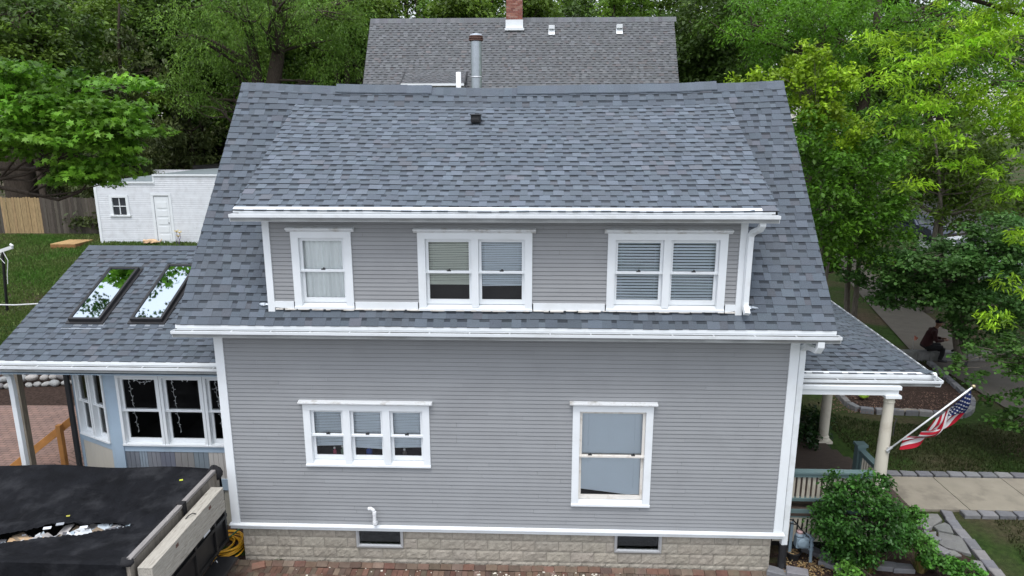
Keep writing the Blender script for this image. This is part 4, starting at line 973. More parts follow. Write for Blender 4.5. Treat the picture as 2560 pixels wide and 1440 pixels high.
# boards holding the patio edge, beside the sunroom
pe = [(-9.5, 1.62), (-8.95, 1.62), (-8.45, 1.55)]
rw = empty('retaining_boards', (-9, 1.6, 0), 'weathered grey retaining boards between the trailer and the brick patio', 'retaining wall')
for i in range(6):
    x = -9.75+i*.31; MB().box(x, x+.29, 1.33-.02*i, 1.40-.02*i, -.05, .66+.03*(i % 3)+.05*(i > 2), vary((.30, .27, .21), .15)).build('board', 'fence_board', rw, bevel=.008)
m = MB(); m.box(-8.5, -8.25, 1.2, 1.9, -.05, .72, (.32, .29, .23)); m.box(-8.2, -7.9, 1.15, 1.35, -.05, .4, (.32, .29, .23)); m.build('cap_board', 'fence_board', rw)
# orange handrail
hr = empty('wooden_handrail', (-9, 1.9, 0), 'orange stained sloping wooden handrail at the patio edge', 'handrail')
ra, rb = P(182, 1048, Y=2.0), P(32, 1168, Y=1.75)
MB().beam(ra, rb, .04, .14).build('rail', 'orange_wood', hr, bevel=.004)
for (tx, ty, by, Yp) in ((147, 1062, 1190, 1.86), (60, 1133, 1190, 1.72)):
    a = P(tx, ty, Y=Yp); b = P(tx+13, by, Y=Yp); MB().beam((a.x, Yp, a.z), (a.x, Yp, .3), .095, .095, (0, 1, 0)).build('post', 'orange_wood', hr, bevel=.006)
# fence at the back of the yard
FY = 22.0
fp = []
rg_ = random.Random(3)
fence = empty('board_fence', (-24, FY, hz(-24, FY)), 'weathered dark board fence across the back yard left of the white shed', 'fence')
m = MB(); m2 = MB(); mn = MB(); xn0, xn1 = P(5, 540, Y=FY).x, P(103, 540, Y=FY).x; x = -34
zf = P(60, 588, Y=FY).z; FH = P(60, 493, Y=FY).z-zf
while x < -17:
    w = .14; h = FH*(1+rg_.uniform(-.02, .02)); y = FY+rg_.uniform(-.008, .008); new = xn0 < x < xn1
    (mn if new else m if x <= xn0 else m2).add([(x, y, zf-.3), (x+w-.008, y, zf-.3), (x+w-.008, y, zf+h-.03), (x+w*.7, y, zf+h), (x+w*.3, y, zf+h), (x, y, zf+h-.03)], [(0, 1, 2, 3, 4, 5)], vary((.33, .235, .12) if new else rg_.choice([(.075, .062, .05), (.055, .046, .037), (.095, .082, .066)]), .12, rg_))
    x += w
m.build('old_boards', 'fence_board', fence); m2.build('old_boards', 'fence_board', fence); o = mn.build('new_boards', 'fence_board', fence); o['label'] = 'pale new boards patching the fence'
m = MB(); m.box(-34, -17, FY+.02, FY+.06, zf+.3, zf+.39, (.13, .11, .085)); m.box(-34, -17, FY+.02, FY+.06, zf+FH-.4, zf+FH-.31, (.13, .11, .085)); m.build('rail', 'fence_board', fence)
f2 = empty('far_fence', (-30, 27, 2.6), 'older grey fence with rails behind the big trunks on the left', 'fence')
m = MB(); z2_ = hz(-30, 27.5); x = -42
while x < -20: m.box(x, x+.13, 27.5, 27.52, z2_-.1, z2_+2.3, vary((.21, .18, .13), .2)); x += .155
m.build('board', 'fence_board', f2); m = MB()
for z in (.6, 1.9): m.box(-42, -20, 27.44, 27.5, z2_+z, z2_+z+.1, (.24, .21, .16))
m.build('rail', 'fence_board', f2)
# white shed
SHY = 20.0; s0 = P(250, 608, Y=SHY); s1_ = P(237, 458, Y=SHY); zb_s = s0.z; zt_s = s1_.z; xs0 = (s0.x+s1_.x)/2; zt2_s = P(480, 440, Y=SHY).z; xstep = P(383, 455, Y=SHY).x; xs1 = P(548, 500, Y=SHY).x+1.6
shed = empty('garden_shed', (xs0+3, SHY, zb_s), 'white clapboard shed with a small four pane window and stepped flat roof', 'shed')
dr = (P(388, 490, Y=SHY).x*.5+P(392, 604, Y=SHY).x*.5, P(424, 492, Y=SHY).x*.5+P(430, 607, Y=SHY).x*.5, zb_s, P(405, 490, Y=SHY).z)
wr = (P(280, 496, Y=SHY).x, P(314, 496, Y=SHY).x, P(297, 536, Y=SHY).z, P(297, 495, Y=SHY).z)
mat('shed_siding', (.70, .72, .75), .6, attr=True, var=.06, vscale=4, dirt=(.4, .4, .4), dscale=3, damt=.3)
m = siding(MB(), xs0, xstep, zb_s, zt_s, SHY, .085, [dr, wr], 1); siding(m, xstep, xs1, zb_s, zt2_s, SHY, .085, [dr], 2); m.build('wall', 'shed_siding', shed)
m = MB(); m.box(xs0+.0, xs0+.02, SHY, SHY+5, zb_s-.3, zt_s); m.box(xs1-.02, xs1, SHY, SHY+5, zb_s-.3, zt2_s); m.box(xs0, xs1, SHY+5, SHY+5.02, zb_s-.3, zt2_s); m.build('side_wall', 'shed_siding', shed)
m = MB(); m.box(xs0-.01, xs0+.11, SHY-.03, SHY+.01, zb_s, zt_s); m.box(xs0-.06, xstep+.02, SHY-.06, SHY+.04, zt_s, zt_s+.07); m.box(xstep, xs1, SHY-.06, SHY+.04, zt2_s, zt2_s+.07); m.box(xstep-.01, xstep+.06, SHY-.03, SHY+.02, zt_s-.05, zt2_s); m.build('trim', 'white_paint', shed)
m = MB(); m.add([(xs0, SHY+.04, zt_s+.03), (xstep, SHY+.04, zt_s+.03), (xs1, SHY+.04, zt2_s+.03), (xs1, SHY+5, zt2_s+.30), (xs0+2.2, SHY+5, zt_s+.34)], [(0, 1, 4), (1, 2, 3, 4)]); m.build('roof', mat('roll_roof', (.17, .20, .21), .8, var=.15), shed)
m = MB(); a, b, z0, z1 = wr
m.box(a-.13, a, SHY-.04, SHY+.02, z0-.02, z1+.02); m.box(b, b+.13, SHY-.04, SHY+.02, z0-.02, z1+.02); m.box(a-.13, b+.13, SHY-.045, SHY+.02, z1+.02, z1+.13); m.box(a-.17, b+.17, SHY-.07, SHY+.02, z0-.09, z0-.02)
m.box((a+b)/2-.018, (a+b)/2+.018, SHY-.01, SHY+.02, z0, z1); m.box(a, (a+b)/2-.018, SHY-.008, SHY+.02, (z0+z1)/2-.018, (z0+z1)/2+.018); m.box((a+b)/2+.018, b, SHY-.008, SHY+.02, (z0+z1)/2-.018, (z0+z1)/2+.018)
w = m.build('window', 'white_paint', shed); MB().box(a, b, SHY+.03, SHY+.035, z0, z1).build('pane', 'car_glass', w)
a, b, z0, z1 = dr
m = MB(); m.box(a-.12, a-.01, SHY-.03, SHY+.02, z0, z1+.02); m.box(b+.02, b+.13, SHY-.03, SHY+.02, z0, z1+.02); m.box(a-.12, b+.13, SHY-.035, SHY+.02, z1+.02, z1+.12); m.build('door_frame', 'white_paint', shed)
m = MB(); m.box(a+.01, b-.01, SHY-.005, SHY+.03, z0+.02, z1-.02)
for i in range(5): h_ = (z1-z0-.3)/5; m.box(a+.11, b-.11, SHY-.018, SHY-.004, z0+.13+i*(h_+.0), z0+.13+i*h_+h_-.1)
d_ = m.build('door', 'white_paint', shed, bevel=.004); m = MB(); m.lathe((b-.08, SHY-.05, z0+.95), [(.02, 0), (.03, .02), (.01, .04)], 8, axis=(0, 1, 0)); m.build('handle', 'bronze', d_)
m = MB(); m.box(a-.02, b+.02, SHY+.032, SHY+.05, z0, z1+.01); m.build('door_shadow_gap', 'dark_room', shed)
# black low building behind the shed
bb = empty('dark_outbuilding', (xs0+4, 27, 2.8), 'low dark building with a white roof line behind the white shed', 'building')
bz = P(500, 428, Y=27).z; bz0 = P(470, 415, Y=27).z
m = MB(); m.box(P(340, 430, Y=27).x, P(640, 430, Y=27).x, 27, 30, 2, bz); m.box(P(475, 420, Y=27).x, P(640, 420, Y=27).x, 27.3, 30, bz, bz0); m.build('wall', 'steel_black', bb)
m = MB(); m.box(P(360, 428, Y=27).x, P(520, 428, Y=27).x, 26.93, 26.98, bz-.02, bz+.02); m.build('roof_edge', 'alu', bb)
# small grey garage further back, and a brown wall beside it
gx0, gx1 = P(505, 330, Y=40).x, P(600, 330, Y=40).x; gz = P(540, 318, Y=40).z
gg = empty('far_garage', ((gx0+gx1)/2, 40, 3), 'small pale garage roof far behind the white shed', 'garage')
m = MB(); m.box(gx0+.3, gx1-.3, 40.3, 44, 2, gz); m.build('wall', 'neighbour_siding', gg); m = MB(); zr = P(540, 300, Y=42).z; m.add([(gx0, 40, gz), (gx1, 40, gz), (gx1, 42.2, zr), (gx0+.6, 42.2, zr), (gx1, 44.4, gz), (gx0, 44.4, gz)], [(0, 1, 2, 3), (3, 2, 4, 5), (0, 3, 5)]); m.build('roof', 'galv', gg)
# flowers and cat by the shed door
def on_Y(px, py, y): return P(px, py, Y=y)
a = on_Y(445, 606, 19.7); a.z = hz(a.x, a.y)
m = MB()
for k, (px, t) in enumerate(((441, 578), (449, 581), (446, 590))):
    tp = P(px, t, Y=19.7); bx_ = P(440+k*4, 607, Y=19.7); m.tube([(bx_.x, 19.7, bx_.z-.1), (tp.x+.01, 19.7, (bx_.z+tp.z)/2), tp], .012, 5, col=(.14, .08, .20))
    for q in range(6):
        an_ = q*1.05; m.obox(tp+Vector((.05*math.cos(an_), .04*math.sin(an_), .03*math.sin(q*2))), (.05*math.cos(an_), .05*math.sin(an_), .03), (-.02*math.sin(an_), .02*math.cos(an_), 0), (0, 0, .004), (.65, .5, .16))
tag(m.build('iris_plant', 'plain', org=(a.x, a.y, zb_s)), 'tall irises with pale yellow blooms beside the shed door', 'flowers')
c = P(382, 606, Y=19.6); cz = c.z-.02
ct = MB(); O_, Wt = (.55, .36, .2), (.68, .62, .55)
ct.blob((c.x-.05, 19.6, cz+.08), (.27, .12, .10), seed=1, n=14, m=9, amp=.05, col=O_); ct.blob((c.x+.14, 19.57, cz+.06), (.12, .09, .07), seed=2, amp=.05, col=Wt); ct.blob((c.x-.34, 19.55, cz+.09), (.085, .075, .07), seed=3, amp=.04, col=O_)
for e in (-.03, .035): ct.lathe((c.x-.35+e, 19.55, cz+.14), [(.022, 0), (.002, .05)], 5, col=O_)
ct.tube([(c.x+.2, 19.58, cz+.05), (c.x+.34, 19.58, cz+.06), (c.x+.42, 19.59, cz+.12), (c.x+.41, 19.6, cz+.19)], [.035, .03, .025, .02], 8, col=Wt)
for dx in (-.22, -.12, .1): ct.tube([(c.x+dx, 19.55, cz+.05), (c.x+dx-.06, 19.46, cz+.02), (c.x+dx-.12, 19.44, cz+.02)], [.04, .03, .025], 7, col=O_)
cat_o = ct.build('cat', 'cat_fur', smooth=True, org=(c.x, 19.6, cz))
rm = cat_o.modifiers.new('remesh', 'REMESH'); rm.mode = 'VOXEL'; rm.voxel_size = .015
cat_o.data.materials.clear(); cat_o.data.materials.append(mat('orange_fur', (.55, .38, .23), .85, var=.3, vscale=5, bump=.3))
tag(cat_o, 'pale orange cat lying in front of the shed door', 'cat')
# low wooden platform
c = on_terrain(165, 612, 2); p0, p1 = on_terrain(127, 622), on_terrain(190, 622); wd = (p1.x-p0.x); d_ = 1.3
pf = empty('wooden_platform', (c.x, c.y, c.z), 'low orange wooden box lying on the lawn near the shed', 'platform'); hh = .22
m = MB(); x = p0.x; 
for k in range(6): m.box(x+k*wd/6, x+(k+1)*wd/6-.01, p0.y, p0.y+d_, p0.z+hh-.03, p0.z+hh, vary((.42, .27, .12), .1))
m.build('top', 'fence_board', pf); m = MB(); m.box(p0.x, p1.x, p0.y-.002, p0.y+.03, p0.z-.1, p0.z+hh-.032, (.26, .13, .05)); m.box(p1.x-.04, p1.x-.01, p0.y+.03, p0.y+d_, p0.z-.1, p0.z+hh-.032, (.2, .1, .04)); m.box(p0.x, p0.x+.03, p0.y+.03, p0.y+d_, p0.z-.1, p0.z+hh-.032, (.2, .1, .04)); m.build('side', 'fence_board', pf)
# pole with white fittings
bp_ = on_terrain(17, 778, 1); tp = P(4, 628, Y=bp_.y)
po = empty('yard_pole', bp_, 'thin black pole with a white fitting and wires in the lawn at the left edge', 'pole')
m = MB(); m.tube([bp_-Vector((0, 0, .2)), (tp.x+.03, bp_.y, tp.z)], .045, 8); m.build('pole', 'steel_black', po)
m = MB(); a = P(-12, 632, Y=bp_.y); b = P(30, 618, Y=bp_.y); m.beam(a, b, .10, .11); m.tube([b, b+Vector((.03, 0, .05)), b+Vector((-.05, 0, .1))], .04, 7); m.build('fixture', 'pvc', po)
m = MB(); z = tp.z
m.tube([(tp.x+.1, bp_.y-.06, z-.02), (tp.x+.22, bp_.y-.07, z-.3), (tp.x+.12, bp_.y-.07, z-.75), (tp.x+.07, bp_.y-.06, z-1.1)], .012, 5); m.tube([(tp.x+.04, bp_.y-.05, z), (tp.x-.05, bp_.y-.07, z-.2), (tp.x+.10, bp_.y-.07, z-.4)], .010, 5); m.build('cable', 'pvc', po)
a = P(-40, 761, Y=7.5); b = P(120, 758, Y=6)
tag(MB().tube([a, (a+b)/2-Vector((0, 0, .03)), b], .018, 6).build('washing_line', 'pvc', org=(a.x, a.y, a.z)), 'pale line stretched across the lawn towards the sunroom roof', 'line')
# string lights inside the sunroom windows
for i, lab in enumerate(('string of small white lights hanging in the left sunroom window', 'string of small white lights hanging in the middle sunroom window', 'string of small white lights hanging in the sunroom window next to the grey wall')):
    a = x_c+i*pw+.115; yy_ = SY+.16; zt3 = top_z-.07; m = MB(); pts = []
    w_ = pw-.23
    for k in range(17): t = k/16; pts.append((a+w_*(1-t), yy_, zt3-.14*math.sin(math.pi*t)*(1 if i != 1 else .55)-.012*math.sin(k*2.1)))
    for k in range(1, 22): t = k/21; pts.append((a+.02+.07*t+.012*math.sin(k*1.7), yy_, zt3-1.12*t))
    m.tube(pts, .0045, 5, cap=False)
    for k in range(0, len(pts), 1):
        p = Vector(pts[k]); an_ = k*2.4; m.tube([p, p+Vector((.035*math.cos(an_), 0, .035*math.sin(an_)))], .007, 5)
    tag(m.build('string_lights', 'pvc', org=(a, yy_, zt3)), lab, 'string lights', 'string lights in the sunroom windows')
# bottles on the sill of the triple window
for k, (px, col, h, lab, w_) in enumerate(((838, (.6, .12, .2), .11, 'white and pink spray bottle inside the triple window', .03), (858, (.28, .38, .30), .14, 'pale green bottle inside the triple window', .035), (924, (.05, .11, .38), .15, 'blue container inside the middle of the triple window', .055), (1012, (.22, .2, .17), .1, 'small grey jar inside the right part of the triple window', .035))):
    b = P(px, 1138, Y=.20); zs_ = W1[2]+.085
    m = MB(); m.lathe((b.x, .2, zs_), [(w_, 0), (w_, h*.65), (w_*.4, h*.8), (w_*.4, h)], 12, col=col); m.box(b.x-w_*.6, b.x+w_*.35, .19, .21, zs_+h, zs_+h+.03, (.75, .75, .75))
    tag(m.build('bottle', 'interior_item', org=(b.x, .2, zs_)), lab, 'bottle')

# ---------------------------------------------------------------- vegetation
LEAF = {
 'oval': np.array([(0, -.5, 0), (.26, -.12, .05), (.2, .25, .03), (0, .5, -.06), (-.2, .25, .03), (-.26, -.12, .05)]),
 'long': np.array([(0, -.5, 0), (.15, -.1, .03), (0, .55, -.12), (-.15, -.1, .03)]),
 'round': np.array([(0, -.42, 0), (.36, -.2, .04), (.34, .18, .02), (0, .46, -.05), (-.34, .18, .02), (-.36, -.2, .04)]),
 'maple': np.array([(.0, -.5, 0), (.14, -.28, .02), (.46, -.26, -.04), (.26, -.02, .02), (.5, .2, -.06), (.17, .17, .02), (0, .55, -.07), (-.17, .17, .02), (-.5, .2, -.06), (-.26, -.02, .02), (-.46, -.26, -.04), (-.14, -.28, .02)]),
 'frond': np.array([(0, -.5, 0), (.20, .0, .02), (.06, .5, -.05), (-.06, .5, -.05), (-.20, .0, .02)]),
}
def leaf_mesh(name, pos, nrm, tan, size, shape, col, mt, parent, smooth=False):
    N = len(pos); sh = LEAF[shape]; k = len(sh); nrm = nrm/np.linalg.norm(nrm, axis=1, keepdims=True)
    tan = tan-nrm*np.sum(tan*nrm, 1, keepdims=True); tan /= np.maximum(1e-6, np.linalg.norm(tan, axis=1, keepdims=True)); bi = np.cross(nrm, tan)
    o3 = np.array(ORG[parent.name]) if parent is not None else np.zeros(3)
    V = pos[:, None]-o3+size[:, None, None]*(bi[:, None]*sh[None, :, 0:1]+tan[:, None]*sh[None, :, 1:2]+nrm[:, None]*sh[None, :, 2:3])
    V = V.reshape(-1, 3).astype(np.float32); me = bpy.data.meshes.new(name)
    me.vertices.add(N*k); me.vertices.foreach_set('co', V.ravel()); me.loops.add(N*k); me.loops.foreach_set('vertex_index', np.arange(N*k, dtype=np.int32))
    me.polygons.add(N); me.polygons.foreach_set('loop_start', np.arange(0, N*k, k, dtype=np.int32)); me.polygons.foreach_set('loop_total', np.full(N, k, dtype=np.int32)); me.update(calc_edges=True)
    ca = me.color_attributes.new('col', 'FLOAT_COLOR', 'CORNER'); c = np.ones((N, k, 4), np.float32); c[:, :, :3] = col[:, None]; ca.data.foreach_set('color', c.ravel())
    me.materials.append(MATS[mt]); o = bpy.data.objects.new(name, me); S.collection.objects.link(o)
    if parent is not None: o.parent = parent; ORG[o.name] = ORG[parent.name]
    return o
def crown_points(blobs, nclump, per, rc, rg, flat=.55, inner=.35, rough=.28, droop=0):
    """clump centres spread through uneven ellipsoids, leaves spread in each clump"""
    vol = np.array([b[1][0]*b[1][1]*b[1][2] for b in blobs])**.8; cnt = np.maximum(1, (nclump*vol/vol.sum()).astype(int)); C = []; D = []
    for (c, r, *_), n in zip(blobs, cnt):
        d = rg.normal(size=(n, 3)); d /= np.linalg.norm(d, axis=1, keepdims=True)
        ph = rg.uniform(0, 6.28, 6); nz_ = np.sin(d[:, 0]*4+ph[0])*np.sin(d[:, 1]*4+ph[1])+np.sin(d[:, 2]*5+ph[2]+d[:, 0]*3)*.7+np.sin(d[:, 1]*9+ph[3])*.4
        rad = (inner+(1-inner)*rg.random(n)**.6)*(1+rough*nz_*.6)
        C.append(np.array(c)+d*rad[:, None]*np.array(r)); D.append(d)
    C = np.concatenate(C); D = np.concatenate(D); n = len(C); k = per
    sc = rc*rg.uniform(.6, 1.35, n)
    off = rg.normal(size=(n, k, 3)); off *= (rg.random((n, k, 1))**.5)/np.maximum(.6, np.linalg.norm(off, axis=2, keepdims=True))
    off[:, :, 2] *= flat; off[:, :, 2] -= droop*np.sum(off[:, :, :2]**2, axis=2)
    pos = C[:, None]+off*sc[:, None, None]
    return C, D, pos.reshape(-1, 3), off.reshape(-1, 3), np.repeat(np.arange(n), k), sc
def foliage(name, parent, blobs, nclump, per, rc, lsize, shape, base, alt, rg, mt='leaf', flat=.55, droop=.3, hang=.35, upb=.9, cvar=.28, inner=.35, rough=.28, clip=None):
    C, D, pos, off, ci, sc = crown_points(blobs, nclump, per, rc, rg, flat, inner, rough, droop)
    n = len(pos); nr = rg.normal(size=(n, 3))*.55; nr[:, 2] += upb; nr += off*.35
    tn = off*np.array([1, 1, .4])+rg.normal(size=(n, 3))*.35; tn[:, 2] -= hang
    base, alt = np.array(base), np.array(alt)
    cm = rg.random(len(C)); cb = (1+cvar*rg.normal(size=len(C))).clip(.5, 1.7); t = (cm[ci]*.7+rg.random(n)*.3)[:, None]
    col = (base*(1-t)+alt*t)*(cb[ci]*(1+.16*rg.normal(size=n))).clip(.35, 2)[:, None]
    sz = lsize*rg.uniform(.65, 1.3, n)
    if clip is not None: k = clip(pos); pos, nr, tn, sz, col = pos[k], nr[k], tn[k], sz[k], col[k]
    leaf_mesh(name, pos, nr, tn, sz, shape, col.clip(0, 1), mt, parent); return C, D
def wob_path(a, b, n, amp, rg, bow=0):
    a, b = np.array(a, float), np.array(b, float); L = np.linalg.norm(b-a); pts = []
    o = rg.normal(size=3)*amp*L; o2 = rg.normal(size=3)*amp*L*.5
    for i in range(n+1): t = i/n; pts.append(tuple(a+(b-a)*t+o*math.sin(math.pi*t)+o2*math.sin(2*math.pi*t)+np.array([0, 0, bow*L*math.sin(math.pi*t)])))
    return pts
def wood(parent, base, tops, r0, C, rg, nlimb=22, mt='bark', name='trunk', rl=.16, limb_from=.35):
    """trunk(s) from base to each top with tapering limbs that reach leaf clumps"""
    m = MB(); paths = []
    for tp in tops:
        p = wob_path(base, tp, 9, .03, rg); p[0] = (p[0][0], p[0][1], p[0][2]-.4); k = len(p)
        rr = [r0*(1.35 if i == 0 else 1.1 if i == 1 else 1)*(1-.75*i/(k-1)) for i in range(k)]; m.tube(p, rr, 10); paths.append((p, rr))
    if len(C):
        sel = rg.choice(len(C), size=min(nlimb, len(C)), replace=False)
        for s_ in sel:
            tgt = C[s_]; best = None
            for (p, rr) in paths:
                for i in range(int(len(p)*limb_from), len(p)-1):
                    q = np.array(p[i]); d = np.linalg.norm(q-tgt)+ (1.5*max(0, q[2]-tgt[2]+.2*np.linalg.norm(q[:2]-tgt[:2])))
                    if best is None or d < best[0]: best = (d, q, rr[i])
            L = np.linalg.norm(best[1]-tgt); w = wob_path(best[1], tgt, 6, .07, rg, bow=.06); r1 = min(best[2]*.6, rl*.25+L*.022)
            m.tube(w, [max(.008, r1*(1-.85*i/6)) for i in range(7)], 6)
            # side twigs
            near = C[np.argsort(np.linalg.norm(C-tgt, axis=1))[1:4]]
            for q in near: m.tube(wob_path(w[3], q, 4, .08, rg), [r1*.4, r1*.3, r1*.22, r1*.14, .006], 5)
    return m.build(name, mt, parent, smooth=True)
def tree(name, label, cat, base, tops, r0, blobs, nclump, per, rc, lsize, shape, base_c, alt_c, seed, nlimb=22, bark='bark', group=None, limb_from=.35, rl=.16, **kw):
    rg = np.random.default_rng(seed); z = hz(base[0], base[1]); b = (base[0], base[1], z if len(base) < 3 else base[2])
    o = empty(name, b, label, cat, group)
    C, D = foliage('crown', o, blobs, nclump, per, rc, lsize, shape, base_c, alt_c, rg, **kw)
    wood(o, b, tops, r0, C, rg, nlimb, bark, limb_from=limb_from, rl=rl); return o
def PB(px, py, Y, rx, ry, ryd=None):
    """an ellipsoid centred at a photo position and depth; rx, ry in photo pixels at that depth"""
    c = P(px, py, Y=Y); s_ = (c-CP).dot(fw)/FPX; return (tuple(c), (rx*s_, ryd or rx*s_, ry*s_))
G_MID = ((.085, .155, .02), (.15, .24, .03)); G_DARK = ((.05, .095, .018), (.085, .15, .024)); G_LIME = ((.20, .34, .015), (.32, .47, .03)); G_BRIGHT = ((.095, .24, .02), (.19, .37, .035))
G_CEDAR = ((.06, .09, .03), (.11, .135, .04)); G_BLUE = ((.07, .17, .045), (.12, .25, .055)); G_YEL = ((.19, .39, .018), (.36, .56, .03)); G_LOC = ((.085, .18, .028), (.16, .28, .038))

# --- left side
tree('maple_tree', 'bright green maple reaching in from the left edge, large pointed leaves', 'tree', (-16.5, 7.5), [(-15.8, 7.0, 8.2), (-15.5, 6.5, 12)], .26,
     [PB(60, 210, 5.6, 190, 50, 1.4), PB(170, 265, 5.2, 210, 55, 1.3), PB(230, 330, 5.0, 165, 45, 1.1), PB(80, 330, 5.8, 150, 70, 1.4), PB(270, 410, 5.4, 110, 46, .9), PB(200, 440, 5.6, 90, 30, .8), PB(330, 210, 5.2, 66, 16, .5), PB(350, 335, 5.2, 50, 18, .5)],
     300, 52, .42, .145, 'maple', *G_BRIGHT, 101, nlimb=12, limb_from=.55, rl=.05, flat=.35, droop=.1, hang=.3, upb=1.0, inner=.15)
rgx = np.random.default_rng(5)
mp_ = [o for o in bpy.data.objects if o.get('category') == 'tree'][-1]
foliage('upper_crown', mp_, [((-11.5, 5.3, 12.2), (2.3, 1.5, .8)), ((-8.7, 4.3, 10.9), (.8, .9, .35)), ((-9.8, 4.6, 11.4), (1.4, 1.1, .5)), ((-14, 6, 12.5), (3, 2, 1.5))], 60, 46, .42, .105, 'maple', (.03, .09, .012), (.05, .14, .02), rgx, mt='leaf_glossy', flat=.4)  # leaves coloured darker: shaded undersides painted in for the skylight reflection
def conifer(label, bx, by, h, r, seed, dens=1.0, group='junipers behind the shed', z0=.4, colr=G_CEDAR):
    rg = np.random.default_rng(seed); z = hz(bx, by); o = empty('juniper_tree', (bx, by, z), label, 'tree', group)
    blobs = []
    for i in range(9):
        t = i/8; zz = z+z0+t*(h-z0); rr = r*(1-t)**.75+.25
        for k in range(2): a = rg.uniform(0, 6.28); blobs.append(((bx+rr*.42*math.cos(a), by+rr*.42*math.sin(a), zz), (rr*rg.uniform(.55, .85), rr*.7, h*.10)))
    C, D = foliage('crown', o, blobs, int(150*dens), 60, .55, .24, 'frond', *colr, rg, flat=.8, droop=.2, hang=.7, upb=.5, cvar=.3, inner=.3)
    wood(o, (bx, by, z), [(bx, by, z+h*.95)], .2, C, rg, 14, 'bark'); return o
def wx(px, Y, py=400): return P(px, py, Y=Y).x
for (px, Y, h, r, lab) in ((345, 26, 11.5, 3.0, 'tall grey-green juniper rising just left of the white shed roof'), (190, 27.5, 11, 3.3, 'wide dark juniper behind the bright maple'), (480, 29, 7, 2.6, 'low bushy juniper right behind the white shed'), (330, 24.6, 4.6, 2.4, 'short dark juniper spilling over the fence left of the shed'), (255, 24.2, 4.2, 2.2, 'dark juniper bush behind the weathered fence boards'), (430, 32, 10, 2.8, 'narrow dark juniper between the white shed and the far garage'), (130, 30, 10.5, 3, 'dark juniper above the new fence boards'), (560, 36, 9, 2.8, 'juniper standing left of the thick locust trunk')):
    conifer(lab, wx(px, Y), Y, h, r, int(px), 1.0 if h > 6 else .6)
# the big trunks at the left
tz = P(45, 488, Y=24).z
tree('large_tree', 'big multi-stemmed tree with thick dark trunks behind the new fence boards', 'tree', (wx(52, 24.5, 480), 24.5), [(wx(0, 24.5, 300)-.6, 24.5, 12), (wx(60, 24.5)+.4, 25.2, 14), (wx(110, 24.5)-.5, 25, 13)], .62,
     [PB(20, 60, 25, 200, 110, 4), PB(60, 190, 26, 200, 80, 3)], 190, 60, 1.0, .25, 'oval', *G_DARK, 111, nlimb=22)
b_ = (wx(100, 23.2, 460), 23.2)
tree('slim_tree', 'slim leaning trunk behind the fence to the right of the thick trunks', 'tree', b_, [(b_[0]-.9, 23.4, 10)], .2, [PB(60, 120, 23.5, 110, 60, 2.5)], 60, 50, .8, .22, 'oval', *G_MID, 113, nlimb=12)
# locust with the big trunk in the middle left
lx = wx(668, 27, 200)
tree('locust_tree', 'large tree with a thick rough trunk behind the left end of the ridge', 'tree', (lx, 27), [(lx-.5, 26.2, 13.5), (lx+.6, 27.0, 16)], .66,
     [PB(560, 70, 26, 150, 110, 3.2), PB(700, 20, 25.5, 190, 60, 3.0), PB(800, 110, 28.5, 110, 120, 2.5), PB(500, 210, 27, 90, 90, 2.4), PB(600, 160, 28.9, 70, 80, 2), PB(880, 80, 29, 70, 110, 2.5)], 330, 95, .75, .17, 'long', *G_LOC, 121, nlimb=40, droop=.5, hang=.9, flat=.9, upb=.6)
for k, (px, Y, tx, r0, lab, cxs) in enumerate(((850, 34, 800, .30, 'leaning bare trunk with a light crown left of the neighbour roof', [(850, 40, 90, 70)]), (880, 35, 940, .42, 'forked dark trunk close to the left edge of the neighbour roof', [(900, 30, 90, 60)]), (450, 33, 430, .45, 'dark trunk tree above the white shed', [(430, 90, 130, 110)]), (260, 36, 240, .35, 'tree with a thin pale trunk far behind the maple', [(250, 40, 150, 80)]), (60, 38, 40, .4, 'leafy tree filling the top left corner', [(60, 40, 170, 90)]))):
    x = wx(px, Y, 300); x2 = wx(tx, Y, 0)
    tree('yard_tree', lab, 'tree', (x, Y), [(x2, Y, 14.5), (x+.8*(1 if x > x2 else -1), Y+1, 15)], r0, [PB(a, b, Y, c, d, 3) for a, b, c, d in cxs], 120, 75, 1.1, .26, 'oval', *(G_MID if k != 2 else G_DARK), 130+k, nlimb=18)
for k, (px, Y, lab, bl) in enumerate(((285, 31, 'dense tree between the maple and the tall juniper', [(280, 60, 70, 80), (300, 170, 80, 60), (250, 250, 60, 50), (380, 250, 50, 50)]), (1230, 33, 'leafy tree top rising behind the neighbour chimney', [(1150, 20, 60, 30), (1330, 15, 50, 30)]))):
    x = wx(px, Y, 300); tree('shade_tree', lab, 'tree', (x, Y), [(x, Y+.3, 13)], .3, [PB(a, b, Y, c, d, 2.5) for a, b, c, d in bl], 130, 75, 1.0, .24, 'oval', *G_MID, 170+k, nlimb=16)
# --- woods behind: a few kinds, copied
def copy_thing(o, loc, rz, s_, label):
    r = o.copy(); S.collection.objects.link(r); r.location = loc; r.rotation_euler = (0, 0, rz); r.scale = (s_, s_, s_); r['label'] = label
    for ch in o.children: c = ch.copy(); S.collection.objects.link(c); c.parent = r
    return r
protos_w = []
for k, (base_c, alt_c) in enumerate((G_MID, G_DARK, ((.09, .18, .02), (.15, .26, .03)), G_LOC)):
    bx, by = (-26+k*9, 48); z = hz(bx, by); rg = np.random.default_rng(200+k); blobs = [((bx+rg.uniform(-1.5, 1.5), by+rg.uniform(-1.5, 1.5), z+6+i*2.1+rg.uniform(-.5, .5)), (rg.uniform(2.4, 3.8), rg.uniform(2.4, 3.6), rg.uniform(1.5, 2.3))) for i in range(6)]
    protos_w.append(tree('woodland_tree', 'x', 'tree', (bx, by), [(bx-.5, by, z+15.5), (bx+1, by+.6, z+15)], .34, blobs, 230, 60, 1.15, .33, 'oval', base_c, alt_c, 210+k, nlimb=26, group='woods behind the houses'))
